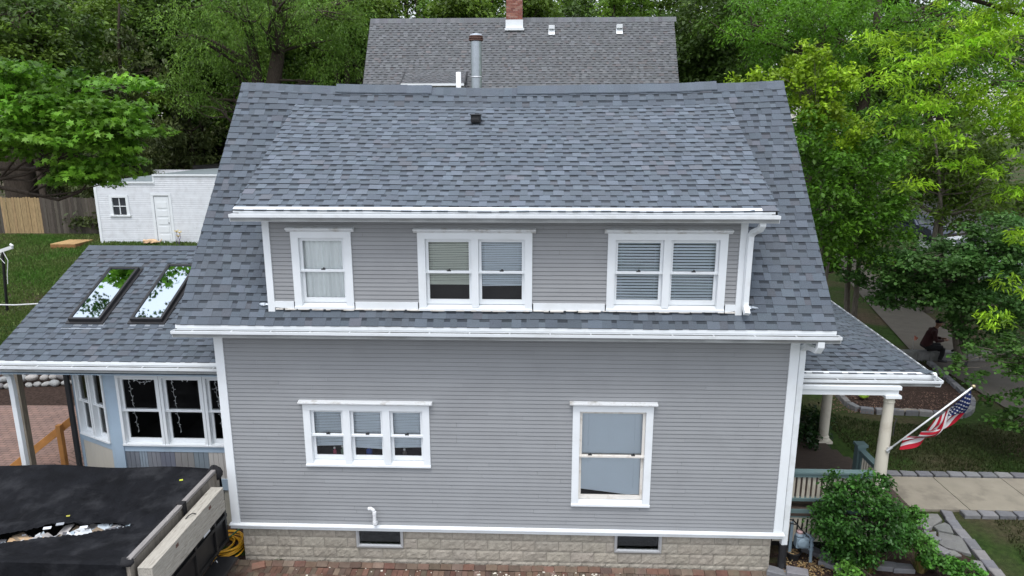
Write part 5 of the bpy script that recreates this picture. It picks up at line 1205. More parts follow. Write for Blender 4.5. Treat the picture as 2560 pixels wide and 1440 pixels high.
spots = [(-34, 40, 1, 1.0), (-27, 44, 0, 1.05), (-21, 52, 2, 1.1), (-15, 42, 1, .95), (-10.5, 50, 0, 1.1), (-6, 44, 3, .95), (-3, 56, 2, 1.15), (1.5, 47, 1, 1.0), (7.5, 52, 2, 1.05), (12, 45, 0, 1.1), (17, 51, 2, 1.2), (22, 44, 3, 1.15), (29, 50, 1, 1.25), (36, 56, 0, 1.3), (42, 46, 2, 1.2), (-41, 52, 2, 1.2), (-30, 60, 3, 1.3), (-18, 66, 1, 1.3), (11, 68, 3, 1.35), (26, 70, 0, 1.4), (50, 60, 1, 1.4), (-48, 42, 0, 1.2), (-38, 33, 3, .95), (49, 42, 3, 1.1), (-24, 37, 1, .8), (-19, 36, 0, .75), (-31, 34, 1, .8), (-14.5, 38, 3, .85), (-45, 36, 1, 1.1), (-17, 35, 0, .88), (-21.5, 34, 1, .85), (-12.5, 36.5, 1, .7), (3, 75, 0, 1.35), (-8, 78, 2, 1.4)]
kinds = ['mid green', 'dark green', 'pale green', 'feathery']
ordn = ['first', 'second', 'third', 'fourth', 'fifth', 'sixth', 'seventh', 'eighth', 'ninth', 'tenth', 'eleventh', 'twelfth', 'thirteenth', 'fourteenth', 'fifteenth', 'sixteenth', 'seventeenth', 'eighteenth', 'nineteenth', 'twentieth', 'twenty-first', 'twenty-second', 'twenty-third', 'twenty-fourth']
spots.sort(key=lambda s_: (s_[0]-CP.x)/(s_[1]-CP.y)); cnt = [0]*4; usedp = set()
for i, (x, y, k, s_) in enumerate(spots):
    lab = '%s woodland tree on the skyline, %s of its kind from the left' % (kinds[k], ordn[cnt[k]]); cnt[k] += 1
    loc = (x, y, hz(x, y)); rz = random.uniform(0, 6.28)
    if k not in usedp: o = protos_w[k]; usedp.add(k); o.location = loc; o.rotation_euler = (0, 0, rz); o.scale = (s_,)*3; o['label'] = lab
    else: copy_thing(protos_w[k], loc, rz, s_, lab)
# undergrowth beneath the woods
rg = np.random.default_rng(77); n = 45000; x = rg.uniform(-52, 55, n); y = 29+rg.random(n)**1.3*45; hh_ = rg.random(n)**1.6*2.2*(1+.6*np.sin(x*.7)*np.sin(y*.5))
ok = ~((y < 33) & (x > -9) & (x < 9)) & ~((x > 16) & (x < 45) & (np.abs((x-16)-(y-20)*.35-4) < 7)); x, y, hh_ = x[ok], y[ok], hh_[ok]; pos = np.stack([x, y, hgt(x, y)+hh_], 1); n = len(x)
nr = rg.normal(size=(n, 3)); nr[:, 2] += .8; t = rg.random((n, 1)); col = (np.array(G_DARK[0])*(1-t)+np.array(G_MID[1])*t)*rg.uniform(.6, 1.2, (n, 1))
tag(leaf_mesh('undergrowth', pos, nr, rg.normal(size=(n, 3)), rg.uniform(.3, .6, n), 'oval', col, 'leaf', None), 'dark undergrowth beneath the woods', 'undergrowth', kind='stuff')

# --- right side
tree('broadleaf_tree', 'dark dense tree at the right corner of the neighbour roof', 'tree', (wx(1780, 30), 30), [(wx(1780, 30), 30, 14)], .35,
     [PB(1770, 60, 30, 110, 110, 3.5), PB(1740, 170, 31, 90, 90, 3), PB(1830, 180, 29, 90, 70, 3)], 230, 70, .9, .24, 'oval', *G_DARK, 141, nlimb=20)
tree('elm_tree', 'large drooping mid green tree filling the top right behind the yellow-green one', 'tree', (wx(2080, 25), 25), [(wx(2040, 25), 25, 14), (wx(2160, 25), 25.5, 15)], .45,
     [PB(1950, 45, 24, 170, 70, 3), PB(2120, 60, 25, 170, 90, 3.5), PB(1900, 130, 25, 110, 60, 2.5), PB(2100, 190, 26, 160, 90, 3), PB(2300, 100, 25, 170, 130, 3), PB(2500, 230, 25, 130, 90, 3), PB(2480, 60, 26, 160, 120, 3)], 460, 80, .8, .2, 'long', (.08, .21, .016), (.15, .33, .022), 142, nlimb=40, droop=.5, hang=.6, flat=.6)
tree('magnolia_tree', 'yellow-green upright young tree just beyond the right end of the roof', 'tree', (wx(2060, 9.5, 600), 9.5), [(wx(2030, 9.5), 9.5, 8.2), (wx(2085, 9.5), 9.9, 7.6)], .07,
     [PB(2010, 145, 9.5, 62, 45, .8), PB(1960, 190, 9.3, 80, 34, .8), PB(2090, 200, 9.6, 55, 50, .8), PB(1830, 198, 9.4, 30, 14, .35), PB(1890, 190, 9.4, 22, 22, .35), PB(2040, 270, 9.6, 70, 50, .9), PB(2110, 330, 9.6, 70, 50, 1.0)], 175, 42, .25, .12, 'oval', *G_LIME, 143, nlimb=30, flat=.8, hang=-.5, upb=.7, inner=.2, mt='leaf', bark='bark_pale')
tree('redbud_tree', 'mid green leafy tree beside the right slope of the main roof', 'tree', (wx(2150, 12, 700), 12.3), [(wx(2110, 12), 12, 6.5), (wx(2200, 12), 12.5, 6.6)], .11,
     [PB(2020, 330, 9.0, 50, 70, .9), PB(2070, 440, 8.8, 80, 70, 1.0), PB(2150, 400, 9.2, 110, 60, 1.1), PB(2100, 540, 9.0, 90, 55, .9), PB(2200, 500, 9.4, 90, 55, 1.0), PB(2090, 620, 9.0, 60, 40, .7), PB(2170, 600, 9.6, 80, 40, .8), PB(2060, 400, 11.5, 80, 90, 1.2), PB(2140, 450, 12, 120, 80, 1.4), PB(2080, 560, 11.6, 90, 60, 1.2), PB(2200, 340, 12, 110, 90, 1.4), PB(2180, 560, 12.5, 110, 60, 1.4), PB(2130, 640, 12, 80, 34, 1.0)], 520, 48, .40, .13, 'oval', (.06, .165, .014), (.125, .27, .02), 144, nlimb=44, bark='bark_pale')
tree('street_tree', 'shaded tree over the sidewalk in the right middle distance', 'tree', (wx(2330, 17, 700), 17), [(wx(2330, 17), 17, 7), (wx(2400, 17), 17.5, 7)], .14,
     [PB(2330, 430, 18, 150, 60, 2), PB(2450, 500, 17, 130, 60, 1.8), PB(2260, 500, 17, 60, 40, 1.4), PB(2400, 370, 18, 170, 60, 2)], 270, 50, .6, .16, 'oval', *G_MID, 145, nlimb=30, bark='bark_pale')
tree('dogwood_tree', 'blue-green round-leaved tree above the sidewalk at the right', 'tree', (wx(2480, 9, 900), 10.2), [(wx(2440, 9), 9.5, 3.8), (wx(2540, 9), 9.8, 4)], .10,
     [PB(2360, 640, 9.5, 150, 40, 1.5), PB(2230, 650, 9.6, 70, 34, 1.0), PB(2500, 560, 9.0, 90, 36, 1.2), PB(2480, 640, 9, 130, 60, 1.6), PB(2280, 690, 9.8, 90, 42, 1.1), PB(2450, 740, 9, 130, 50, 1.3), PB(2310, 730, 9.6, 80, 36, .9), PB(2420, 800, 9.0, 50, 40, .7), PB(2150, 690, 11, 50, 22, .6), PB(2230, 745, 10, 50, 22, .6), PB(2440, 860, 8.6, 40, 30, .5), PB(2200, 720, 10.5, 50, 26, .7), PB(2540, 820, 8.8, 60, 60, 1.1), PB(2440, 690, 10, 180, 60, 1.3)], 560, 52, .34, .105, 'round', *G_BLUE, 146, nlimb=40, flat=.4, upb=1.1, bark='bark_pale')
tree('redbud_branch_tree', 'low green branches with round leaves entering from the right above the flag', 'tree', (13.6, 4.4), [(13.2, 4.4, 3.2), (13.9, 4.6, 3.6)], .10,
     [PB(2500, 900, 4.6, 100, 40, .8), PB(2400, 935, 4.6, 60, 16, .4), PB(2540, 1000, 4.4, 60, 60, .8), PB(2500, 1060, 4.3, 30, 24, .5), PB(2545, 1165, 4.2, 30, 26, .4), PB(2540, 870, 4.8, 70, 50, .9), ((13.3, 4.5, 3.3), (1.3, 1.1, .6)), ((14.2, 4.6, 2.7), (1.0, .9, .6))], 190, 30, .22, .095, 'round', (.055, .14, .025), (.10, .21, .035), 147, nlimb=26, flat=.4, upb=1.1, bark='bark_pale')
tree('honey_locust', 'big bright yellow-green tree leaning in along the right edge', 'tree', (15.0, 3.6), [(11.5, 3.0, 10.5), (13, 3.4, 12), (14, 3, 9)], .22,
     [PB(2480, 80, 3.0, 170, 90, 1.2), PB(2330, 130, 3.0, 130, 60, .9), PB(2230, 190, 3.0, 90, 36, .6), PB(2200, 90, 3.2, 70, 40, .6), PB(2400, 240, 3.0, 180, 60, 1.0), PB(2260, 270, 3.0, 80, 34, .6), PB(2520, 300, 2.8, 110, 80, .9), PB(2340, 340, 2.9, 120, 44, .7), PB(2450, 400, 2.8, 90, 42, .7), PB(2300, 450, 2.8, 70, 22, .45), PB(2540, 470, 2.6, 40, 50, .6), PB(2545, 590, 2.6, 30, 60, .4), PB(2480, 800, 2.2, 60, 40, .4), PB(2530, 720, 2.3, 40, 40, .4), ((11.5, 3, 10.6), (2.4, 1.8, 1.1)), ((13.5, 3.4, 9.2), (2.4, 2.0, 1.6)), ((15.5, 3.6, 10.5), (2.2, 2.2, 1.8)), ((14.8, 3.2, 7.2), (1.8, 1.6, 1.2)), ((12.2, 3.2, 7.4), (1.6, 1.4, 1.0))],
     1250, 42, .27, .115, 'long', *G_YEL, 148, nlimb=45, rl=.05, flat=.45, droop=.3, hang=.55, inner=.1, rough=.4, bark='bark_pale')
tree('added_shade_tree', 'unseen tall tree added right of the view to shade the front yard', 'tree', (19.5, 14), [(18.5, 13, 14), (20, 14, 15)], .32,
     [((13.5, 10, 13.2), (4.2, 3.6, 1.7)), ((18, 14, 14.5), (4.5, 4, 2)), ((12, 15.5, 14.6), (3.8, 3.2, 1.6)), ((16.5, 7.5, 12.6), (3, 2.4, 1.4))], 330, 60, .9, .22, 'oval', *G_MID, 149, nlimb=24)  # unseen crowns added overhead to shade the lawn and sidewalk
# bush by the porch, and small plants
def bush(name, label, cat, base, blobs, ncl, per, rc, ls, shp, cs, seed, mt='leaf_glossy', **kw):
    rg = np.random.default_rng(seed); o = empty(name, base, label, cat); C, D = foliage('foliage', o, blobs, ncl, per, rc, ls, shp, cs[0], cs[1], rg, mt=mt, **kw)
    m = MB()
    for i in rg.choice(len(C), min(14, len(C)), replace=False): m.tube(wob_path(base, C[i], 4, .06, rg), [.02, .016, .012, .008, .005], 5)
    m.build('stem', 'bark', o); return o
bush('porch_bush', 'dense glossy green bush in front of the porch column', 'bush', (6.25, .0, 0), [PB(2150, 1290, -.05, 100, 88, .62), PB(2110, 1220, .0, 58, 34, .35), PB(2185, 1205, .0, 34, 26, .3), PB(2085, 1300, .0, 50, 66, .4), PB(2225, 1300, .05, 52, 46, .4), PB(2130, 1370, -.1, 62, 42, .4)], 420, 30, .15, .062, 'oval', ((.02, .07, .012), (.05, .14, .02)), 161, upb=.7, inner=.5, rough=.15)
bush('garden_bush', 'small bright green bush right of the porch bush', 'bush', (7.3, .0, 0), [PB(2290, 1345, -.1, 36, 34, .3), PB(2275, 1285, .2, 30, 22, .25)], 60, 26, .11, .055, 'round', ((.05, .14, .02), (.08, .2, .03)), 162, upb=.9)
bush('dark_bush', 'dark leafy shrub growing beside the porch under the roof', 'bush', (5.25, 3.6, .8), [PB(2005, 1080, 3.6, 40, 56, .6), PB(2040, 1060, 3.9, 24, 50, .5)], 90, 30, .2, .08, 'oval', ((.014, .04, .01), (.024, .06, .014)), 163)
bush('ground_cover_plant', 'leafy green plant at the lower right by the flagstone path', 'plant', (7.9, -.35, 0), [PB(2400, 1425, -.4, 60, 26, .3), PB(2330, 1400, -.2, 40, 22, .2)], 60, 24, .12, .06, 'round', ((.05, .15, .02), (.08, .22, .03)), 164)
bush('ground_cover_plant', 'bright small plant at the foot of the porch bush', 'plant', (6.2, -.5, 0), [PB(2120, 1425, -.5, 36, 14, .2)], 22, 24, .1, .05, 'round', ((.08, .2, .03), (.12, .28, .04)), 165)
for (px, lab) in ((2170, 'tan ornamental grass clump in front of the porch bush'), (2300, 'tan ornamental grass clump beside the flagstone path')):
    b = P(px, 1430, Z=0); rg = np.random.default_rng(int(px)); m = MB()
    for i in range(170):
        a = rg.uniform(0, 6.28); r_ = rg.uniform(.02, .34); h = rg.uniform(.25, .55); p0 = Vector((b.x+.06*math.cos(a), b.y+.06*math.sin(a), 0)); p2 = Vector((b.x+r_*math.cos(a), b.y+r_*math.sin(a), h*(1-r_*.7))); p1 = (p0+p2)/2+Vector((0, 0, .1)); w = Vector((-math.sin(a), math.cos(a), 0))*.004
        c = [(.34, .25, .10), (.25, .22, .08), (.14, .20, .04)][rg.integers(3)]; m.quad(p0-w, p0+w, p1+w, p1-w, c); m.add([p1-w, p1+w, p2], [(0, 1, 2)], c)
    tag(m.build('ornamental_grass', 'grass_blade', org=(b.x, b.y, 0)), lab, 'grass clump')
for (px, py, lab) in ((700, 1400, 'small weed growing between wall and bricks'), (737, 1392, 'tiny weed by the foundation blocks, right of the larger weed')):
    b = P(px, py, Z=-.07); m = MB(); rg_ = random.Random(px)
    for i in range(16):
        a = rg_.uniform(0, 6.28); L = rg_.uniform(.04, .11)*(1 if px == 700 else .7); d = Vector((math.cos(a), math.sin(a)*.6, rg_.uniform(.3, .9))).normalized(); w = Vector((-math.sin(a), math.cos(a), 0))*.016
        m.add([b, b+d*L*.6+w, b+d*L, b+d*L*.6-w], [(0, 1, 2, 3)], (.06, .16, .025))
    tag(m.build('weed', 'grass_blade', org=tuple(b)), lab, 'weed')
b = P(2157, 995, Z=.1); m = MB(); rg_ = random.Random(8)
for i in range(14):
    a = rg_.uniform(0, 6.28); d = Vector((math.cos(a), math.sin(a), rg_.uniform(.2, .9)))*rg_.uniform(.1, .2); w = Vector((-math.sin(a), math.cos(a), 0))*.06
    m.add([b, b+d*.6+w, b+d, b+d*.6-w], [(0, 1, 2, 3)], (.22, .34, .03))
tag(m.build('hosta_plant', 'grass_blade', org=(b.x, b.y, 0)), 'small bright yellow-green plant in the curved mulch bed', 'plant')
# grass blades on the lawns
def lawn(name, label, pts_fn, n, seed, cols, h=(.03, .08)):
    rg = np.random.default_rng(seed); x, y = pts_fn(rg, n); z = hgt(x, y); n = len(x); pos = np.stack([x, y, z+rg.uniform(h[0], h[1], n)*.5], 1)
    tn = rg.normal(size=(n, 3))*.4; tn[:, 2] += 1; nr = rg.normal(size=(n, 3)); nr[:, 2] *= .3
    dry = .5+.5*np.sin(x*1.3+1.7*np.sin(y*.9))*np.sin(y*1.1+.8); t = np.clip(dry[:, None]*.6+rg.random((n, 1))*.5, 0, 1)
    col = (np.array(cols[0])*(1-t)+np.array(cols[1])*t)*rg.uniform(.7, 1.3, (n, 1)); keep = rg.random(n) > .55*(dry > .78)
    tag(leaf_mesh(name, pos[keep], nr[keep], tn[keep], rg.uniform(h[0], h[1], n)[keep]*1.4, 'long', col[keep], 'grass_blade', None), label, 'grass', kind='stuff')
def left_pts(rg, n): x = rg.uniform(-27, -13, n); y = rg.uniform(7.3, 21.5, n); k = (x < -13.5-(y-8)*.1); return x[k], y[k]
lawn('grass', 'green and brown lawn grass in the left back yard', left_pts, 90000, 301, ((.06, .17, .02), (.13, .15, .05)), (.05, .12))
def right_pts(rg, n):
    x = rg.uniform(7.2, 13.1, n); y = rg.uniform(-.8, 12, n); k = ~((y > 1.62) & (y < 3.45)) & ~((((x-10.6)/2.9)**2+((y-7.6)/1.6)**2) < 1) & ~((x < 7.9) & (y < 6)) & ~((y < 1.7) & (x < 8.9+.25*y))
    return x[k], y[k]
lawn('grass', 'short dark lawn grass beside the front walk at the right', right_pts, 60000, 302, ((.026, .06, .012), (.06, .058, .026)), (.03, .07))

# ---------------------------------------------------------------- right front yard: walk, edging, path, beds
def zB(x, y, z=.0): return P(1900+x/3.692, 1050+y/3.692, Z=z)
def zA(x, y, z=.0): return P(1900+x/3.6, 700+y/3.6, Z=z)
m = MB(); x = 7.62; ys0, ys1 = zB(1700, 850).y+.03, zB(1700, 535).y-.05
while x < 13.0:
    x2 = min(13.05, x+1.42); c = vary((1, 1, 1), .05); t = hz(x, 2.5); m.box(x, x2-.014, ys0, ys1, -.06+t, .045+t, c); x = x2
tag(m.build('front_walk', 'concrete', bevel=.008), kind='structure')
EC = [(.19, .19, .198), (.165, .165, .178), (.215, .21, .21), (.15, .152, .165)]
def edging(p, ang, L, w, h, lab, grp, col=None, name='edging_block', taper=.25):
    rg_ = random.Random(int(p[0]*100+p[1]*10)); c = col or vary(rg_.choice(EC), .1, rg_); z = hz(p[0], p[1]); m = MB()
    ca, sa = math.cos(ang), math.sin(ang); pts = [(-L/2, -w/2), (L/2*(1-taper*.3), -w/2+rg_.uniform(-.01, .01)), (L/2, w/2*(1-taper)), (-L/2*(1-taper*.4), w/2)]
    nn = 4; vs = []
    for hh in (-.06, h-.012): vs += [(p[0]+ca*a-sa*b, p[1]+sa*a+ca*b, z+hh) for a, b in pts]
    vs += [(p[0]+(ca*a-sa*b)*.9, p[1]+(sa*a+ca*b)*.9, z+h+rg_.uniform(-.004, .004)) for a, b in pts]
    m.add(vs, [(0, 1, 5, 4), (1, 2, 6, 5), (2, 3, 7, 6), (3, 0, 4, 7), (4, 5, 9, 8), (5, 6, 10, 9), (6, 7, 11, 10), (7, 4, 8, 11), (8, 9, 10, 11)])
    m.c = [c]*len(m.f); o = m.build(name, 'stone', org=(p[0], p[1], z)); return tag(o, lab, 'edging stone', grp)
for i in range(13):
    zx = 1245+i*127; p = zB(zx, 497+i*7.2+(3 if i % 2 else 0)) ; p = (7.85+i*.335+.07, ys1+.14); edging(p, random.uniform(-.05, .05), .31, .2, .07, 'grey edging block on the far side of the front walk, %s from the porch' % ordn[i], 'edging blocks of the walk')
for i in range(10):
    p = (8.95+i*.335, ys0-.14); edging(p, random.uniform(-.05, .05), .31, .2, .07, 'grey edging block on the near side of the front walk, %s from the porch' % ordn[i], 'edging blocks of the walk')
dg = [(1740, 900), (1795, 985), (1870, 1075), (1960, 1170), (2050, 1275), (2130, 1370), (2200, 1450)]
for i, q in enumerate(dg):
    p = zB(*q); n2 = zB(*dg[min(i+1, 6)]) if i < 6 else p; a = math.atan2(n2.y-p.y, n2.x-p.x) if i < 6 else a; edging((p.x, p.y), a, .34, .2, .07, 'grey edging block between flagstone path and lawn, %s from the walk' % ordn[i], 'edging blocks of the flagstone path')
for i, q in enumerate([(1475, 990), (1560, 1100), (1640, 1215), (530, 1250), (650, 1350), (1160, 1370), (1310, 1390), (170, 1395), (340, 1428)]):
    p = zB(*q); lab = ['left side block of the flagstone path nearest the walk', 'left side block of the flagstone path, middle one', 'left side block of the flagstone path beside the low green plant', 'long edging block near the gas meter', 'edging block between gas meter and tan grass', 'edging block between the tan grass clumps, left one', 'edging block between the tan grass clumps, right one', 'pale block at the house corner below the drainpipe', 'block at the bottom edge right of the house corner'][i]
    edging((p.x, p.y), [-1.0, -1.0, -1.0, -.75, -.6, -.1, -.05, -.4, -.2][i], .36 if i != 3 else .5, .2, .09, lab, 'edging blocks of the front beds')
cv = [(700, 1050), (745, 1095), (800, 1150), (865, 1185), (930, 1200), (1010, 1203), (1090, 1205), (1180, 1208), (1290, 1212), (1400, 1215), (1510, 1222), (1610, 1232), (1710, 1242), (1800, 1242), (1870, 1215), (1905, 1160), (1905, 1110), (1860, 1070), (1800, 1020), (1740, 970), (1680, 915), (1620, 865), (1560, 810), (1500, 765)]
cvp = [zA(*q) for q in cv]
# resample evenly
pp = []; L_ = 0
for i in range(len(cvp)-1):
    d = (cvp[i+1]-cvp[i]); k = max(1, int(d.length/.05)); pp += [cvp[i]+d*t/k for t in range(k)]
lastp = None; k = 0
for p in pp:
    if lastp is None or (p-lastp).length > .33:
        if lastp is not None:
            mid = (p+lastp)/2; edging((mid.x, mid.y), math.atan2(p.y-lastp.y, p.x-lastp.x), .335, .17, .13, 'grey block of the curved mulch bed border', 'curved border of the mulch bed')
            k += 1
        lastp = p
mb_ = bpy.data.objects
blk = [o for o in bpy.data.objects if o.get('group') == 'curved border of the mulch bed']
for i, o in enumerate(blk): o['label'] = 'grey block of the curved mulch bed border, number %d counted from the porch' % (i+1) if i >= 24 else 'grey block of the curved mulch bed border, %s from the porch' % ordn[i]
m = MB(); cen = sum(cvp, Vector())/len(cvp); ring = cvp+[Vector((10.5, 12.5, 0)), Vector((8.3, 12.0, 0)), Vector((8.0, 8.5, 0))]; V = []
for r_ in (0, .35, .7, 1):
    for q in ring: w = cen.lerp(q, r_); V.append((w.x, w.y, hz(w.x, w.y)+.02+.04*(1-r_)))
n = len(ring); m.add(V, [(r*n+i, r*n+(i+1) % n, (r+1)*n+(i+1) % n, (r+1)*n+i) for r in range(3) for i in range(n)]); tag(m.build('mulch_bed', 'mulch'), kind='structure')
drape([((4.5, -.42), (8.6, -.9)), ((4.6, .42), (8.05, 0.5)), ((6.7, .5), (7.9, 1.55))], 'mulch_bed', 'mulch', .012)
# wood log, iron hook things
b = zA(1330, 1190, .08); m = MB(); m.tube([(b.x-.3, b.y, .10), (b.x, b.y+.03, .12), (b.x+.28, b.y, .1)], [.055, .06, .05], 9, col=(1, 1, 1)); tag(m.build('log', 'wood_old', org=(b.x, b.y, .1), smooth=True), 'short pale log lying on the mulch bed border', 'log')
# flagstones
fs = [[(1450, 880), (1640, 885), (1680, 940), (1560, 1020), (1490, 990)], [(1600, 1000), (1700, 965), (1752, 990), (1785, 1065), (1640, 1035)], [(1645, 1048), (1860, 1098), (1950, 1260), (1700, 1190), (1645, 1150)], [(1560, 1055), (1625, 1050), (1620, 1105), (1580, 1110)], [(1690, 1215), (1800, 1228), (1860, 1272), (1760, 1272)], [(1960, 1310), (2040, 1320), (2110, 1450), (2000, 1450)]]
fl_ = ['flagstone touching the front walk', 'small flagstone just below the first one, right side', 'largest flagstone in the middle of the path', 'tiny flagstone at the left of the path', 'narrow flagstone above the low green plant', 'flagstone at the bottom edge of the picture']
for q, lab in zip(fs, fl_):
    pts = [zB(*a) for a in q]; c = sum(pts, Vector())/len(pts); m = MB(); n = len(pts); cc = vary((.19, .195, .185), .15)
    V = [(p.x, p.y, -.02) for p in pts]+[(p.x, p.y, .04) for p in pts]+[((p.x*.93+c.x*.07), (p.y*.93+c.y*.07), .05+random.uniform(-.004, .004)) for p in pts]
    m.add(V, [(i, (i+1) % n, n+(i+1) % n, n+i) for i in range(n)]+[(n+i, n+(i+1) % n, 2*n+(i+1) % n, 2*n+i) for i in range(n)]+[tuple(range(2*n, 3*n))], cc)
    tag(m.build('flagstone', 'stone', org=(c.x, c.y, 0)), lab, 'flagstone', 'flagstones of the garden path')
m = MB(); rg_ = random.Random(12)
for i in range(420):
    p = zB(rg_.gauss(430, 130), rg_.gauss(1370, 60), .02)
    if p.x < 4.75 or p.y > .5: continue
    a = rg_.uniform(0, 3); s_ = rg_.uniform(.006, .016); m.obox((p.x, p.y, .022+rg_.uniform(0, .02)), (s_*math.cos(a), s_*math.sin(a), .004), (-s_*.7*math.sin(a), s_*.7*math.cos(a), 0), (0, 0, .001), rg_.choice([(.28, .185, .08), (.2, .13, .06), (.33, .25, .13), (.12, .07, .035)]))
for i in range(900):
    p = zA(rg_.uniform(650, 1850), rg_.uniform(1020, 1200), .05); a = rg_.uniform(0, 3); s_ = rg_.uniform(.01, .025); z = hz(p.x, p.y)+.055; m.obox((p.x, p.y, z), (s_*math.cos(a), s_*math.sin(a), .006), (-s_*.4*math.sin(a), s_*.4*math.cos(a), 0), (0, 0, .002), rg_.choice([(.14, .08, .06), (.09, .05, .04), (.19, .12, .09)]))
tag(m.build('leaf_litter', 'leaf_litter'), 'dry leaf litter and wood chips on the beds', 'leaf litter', kind='stuff')
# gas meter and pot
gm = P(1998, 1372, Y=.22); gy = .22
o = empty('gas_meter', (gm.x, gy, 0), 'grey-blue gas meter with pipes standing at the house corner', 'gas meter')
m = MB(); zc = P(2003, 1350, Y=gy).z
m.box(gm.x-.085, gm.x+.13, gy-.07, gy+.07, zc-.12, zc+.07); m.lathe((gm.x+.02, gy-.07, zc-.02), [(.095, 0), (.09, .02), (.05, .035)], 18, axis=(0, -1, 0)); m.lathe((gm.x-.02, gy-.0, zc+.07), [(.06, 0), (.075, .03), (.05, .07)], 14); m.build('body', 'meter_grey', o, bevel=.018)
m = MB(); m.tube([(gm.x+.06, gy, zc+.06), (gm.x+.08, gy, zc+.12), (gm.x+.15, gy-.02, zc+.10), (gm.x+.18, gy-.04, zc-.02), (gm.x+.19, gy-.05, .0)], .026, 10); 
for z in (zc-.06, zc-.14, zc+.05): m.lathe((gm.x+.18, gy-.04, z-.02), [(.042, 0), (.042, .035)], 8)
m.build('pipe', 'meter_grey', o, smooth=False)
m = MB(); m.lathe((gm.x-.02, gy, zc+.13), [(.05, 0), (.055, .04), (.03, .06)], 12); m.build('regulator', mat('meter_pink', (.38, .26, .26), .6, var=.1), o)
bx_ = P(1977, 1338, Y=.3).x; m = MB(); m.box(bx_-.025, bx_+.025, .28, .32, 0, P(1980, 1305, Y=.3).z); m.build('stake', 'meter_grey', o)
m = MB(); zz = P(1965, 1296, Y=.3).z; m.tube([(4.72, .25, zz+.05), (bx_, .25, zz), (gm.x+.05, .22, zc+.14), (gm.x+.2, .18, zc+.03)], .013, 6); m.tube([(4.72, .2, zz+.02), (bx_+.05, .2, zz-.06), (gm.x+.1, .2, zc+.1)], .010, 6); m.build('cable', 'black_plastic', o)
c = P(1981, 1388, Z=.06); m = MB(); m.lathe((c.x, c.y, 0), [(.095, 0), (.13, .13), (.14, .135), (.14, .155), (.122, .155), (.118, .12), (.0, .118)], 22); pt = m.build('plant_pot', 'black_plastic', org=(c.x, c.y, 0), smooth=False); tag(pt, 'round black pot full of dry leaves beside the gas meter', 'pot')
m = MB()
for i in range(60): a = rg_.uniform(0, 6.28); r_ = .11*rg_.random()**.5; m.obox((c.x+r_*math.cos(a), c.y+r_*math.sin(a), .125+rg_.uniform(0, .012)), (.012, .004, .003), (-.004, .01, 0), (0, 0, .001), rg_.choice([(.42, .3, .14), (.3, .2, .1), (.16, .1, .06)]))
m.build('dry_leaves', 'leaf_litter', pt)
# small marker flag
b = zA(1368, 655, .0); b.z = hz(b.x, b.y)
o = empty('marker_flag', b, 'small orange-pink marker flag on a wire left of the sitting person', 'marker flag'); MB().tube([b, b+Vector((0, 0, .55))], .006, 5).build('wire', 'alu', o)
m = MB(); m.add([b+Vector((0, 0, .55)), b+Vector((.13, -.02, .46)), b+Vector((.10, .03, .36)), b+Vector((0, 0, .38))], [(0, 1, 2, 3)], (.60, .22, .15)); m.build('cloth', 'plain', o)

# ---------------------------------------------------------------- flag on the column
pb, pt_ = P(2224, 1122, Y=CY-.12), P(2434, 966, Y=CY-.35)
fo = empty('flag', pb, 'American flag hanging in folds from an angled white pole on the porch column', 'flag')
MB().tube([pb, pt_], .014, 10).build('pole', 'pvc', fo, smooth=True)
m = MB(); m.blob(pt_, (.03, .03, .03), amp=0); m.build('finial', mat('brass', (.5, .42, .25), .35, metal=.6), fo, smooth=True)
m = MB(); m.tube([pb-(pt_-pb).normalized()*.06, pb+(pt_-pb).normalized()*.05], .024, 8); m.box(pb.x-.03, pb.x+.01, pb.y-.0, pb.y+.06, pb.z-.08, pb.z+.02); m.build('bracket', 'alu', fo)
d = (pb-pt_).normalized(); LP = (pb-pt_).length; pv = Vector((d.z, 0, -d.x)); pv = pv if pv.z < 0 else -pv; pv = (pv-d*pv.dot(d)).normalized()
yv = Vector((0, -1, 0))
def cloth(h, f):
    a = LP*(.04+.46*h+.50*f*(1-.12*h)); b = (.02+.30*math.sin(math.pi*min(1, f*.80+.05*h))-.07*h*f)*(1.0-.1*h)+.02*math.sin(9*f+3*h)
    ft = .05*math.sin(8*h+5*f+1)*min(1, f*4+.15)+.028*math.sin(19*h-7*f)*min(1, f*3)
    b += .035*math.sin(12*h+2*f)*min(1, f*3)-.05*(f > 0)*math.sin(3.1*h)*min(1, f*2)
    return pt_+d*a+pv*b+yv*ft
NH, NF = 65, 60; m = MB(); V = [cloth(i/NH, j/NF) for j in range(NF+1) for i in range(NH+1)]; Fq = []; cl = []
RED, WHI, BLU = (.36, .010, .025), (.58, .57, .58), (.012, .022, .09)
for j in range(NF):
    for i in range(NH):
        h = (i+.5)/NH; f = (j+.5)/NF; Fq.append((j*(NH+1)+i, j*(NH+1)+i+1, (j+1)*(NH+1)+i+1, (j+1)*(NH+1)+i)); cl.append(BLU if (h < 7/13 and f < .4) else (RED if int(h*13) % 2 == 0 else WHI))
m.add(V, Fq); m.c = cl; ck = m.build('cloth', 'flag_cloth', fo, smooth=True)
for sg in (1, -1):
  m = MB()
  for r in range(9):
      for c_ in range(6 if r % 2 == 0 else 5):
          h0 = (7/13)*(r+1)/10; f0 = .4*((c_*2+1+(r % 2))/12); o_ = cloth(h0, f0); ex = (cloth(h0+.02, f0)-o_); ey = (cloth(h0, f0+.02)-o_)
          n_ = ex.cross(ey).normalized(); ex.normalize(); ey = n_.cross(ex)
          m.add([o_+n_*.003*sg+(ex*math.cos(q*math.pi/5)+ey*math.sin(q*math.pi/5))*(.02 if q % 2 == 0 else .0085) for q in range(10)], [tuple(range(10))], WHI)
  m.build('stars', 'flag_cloth', ck)

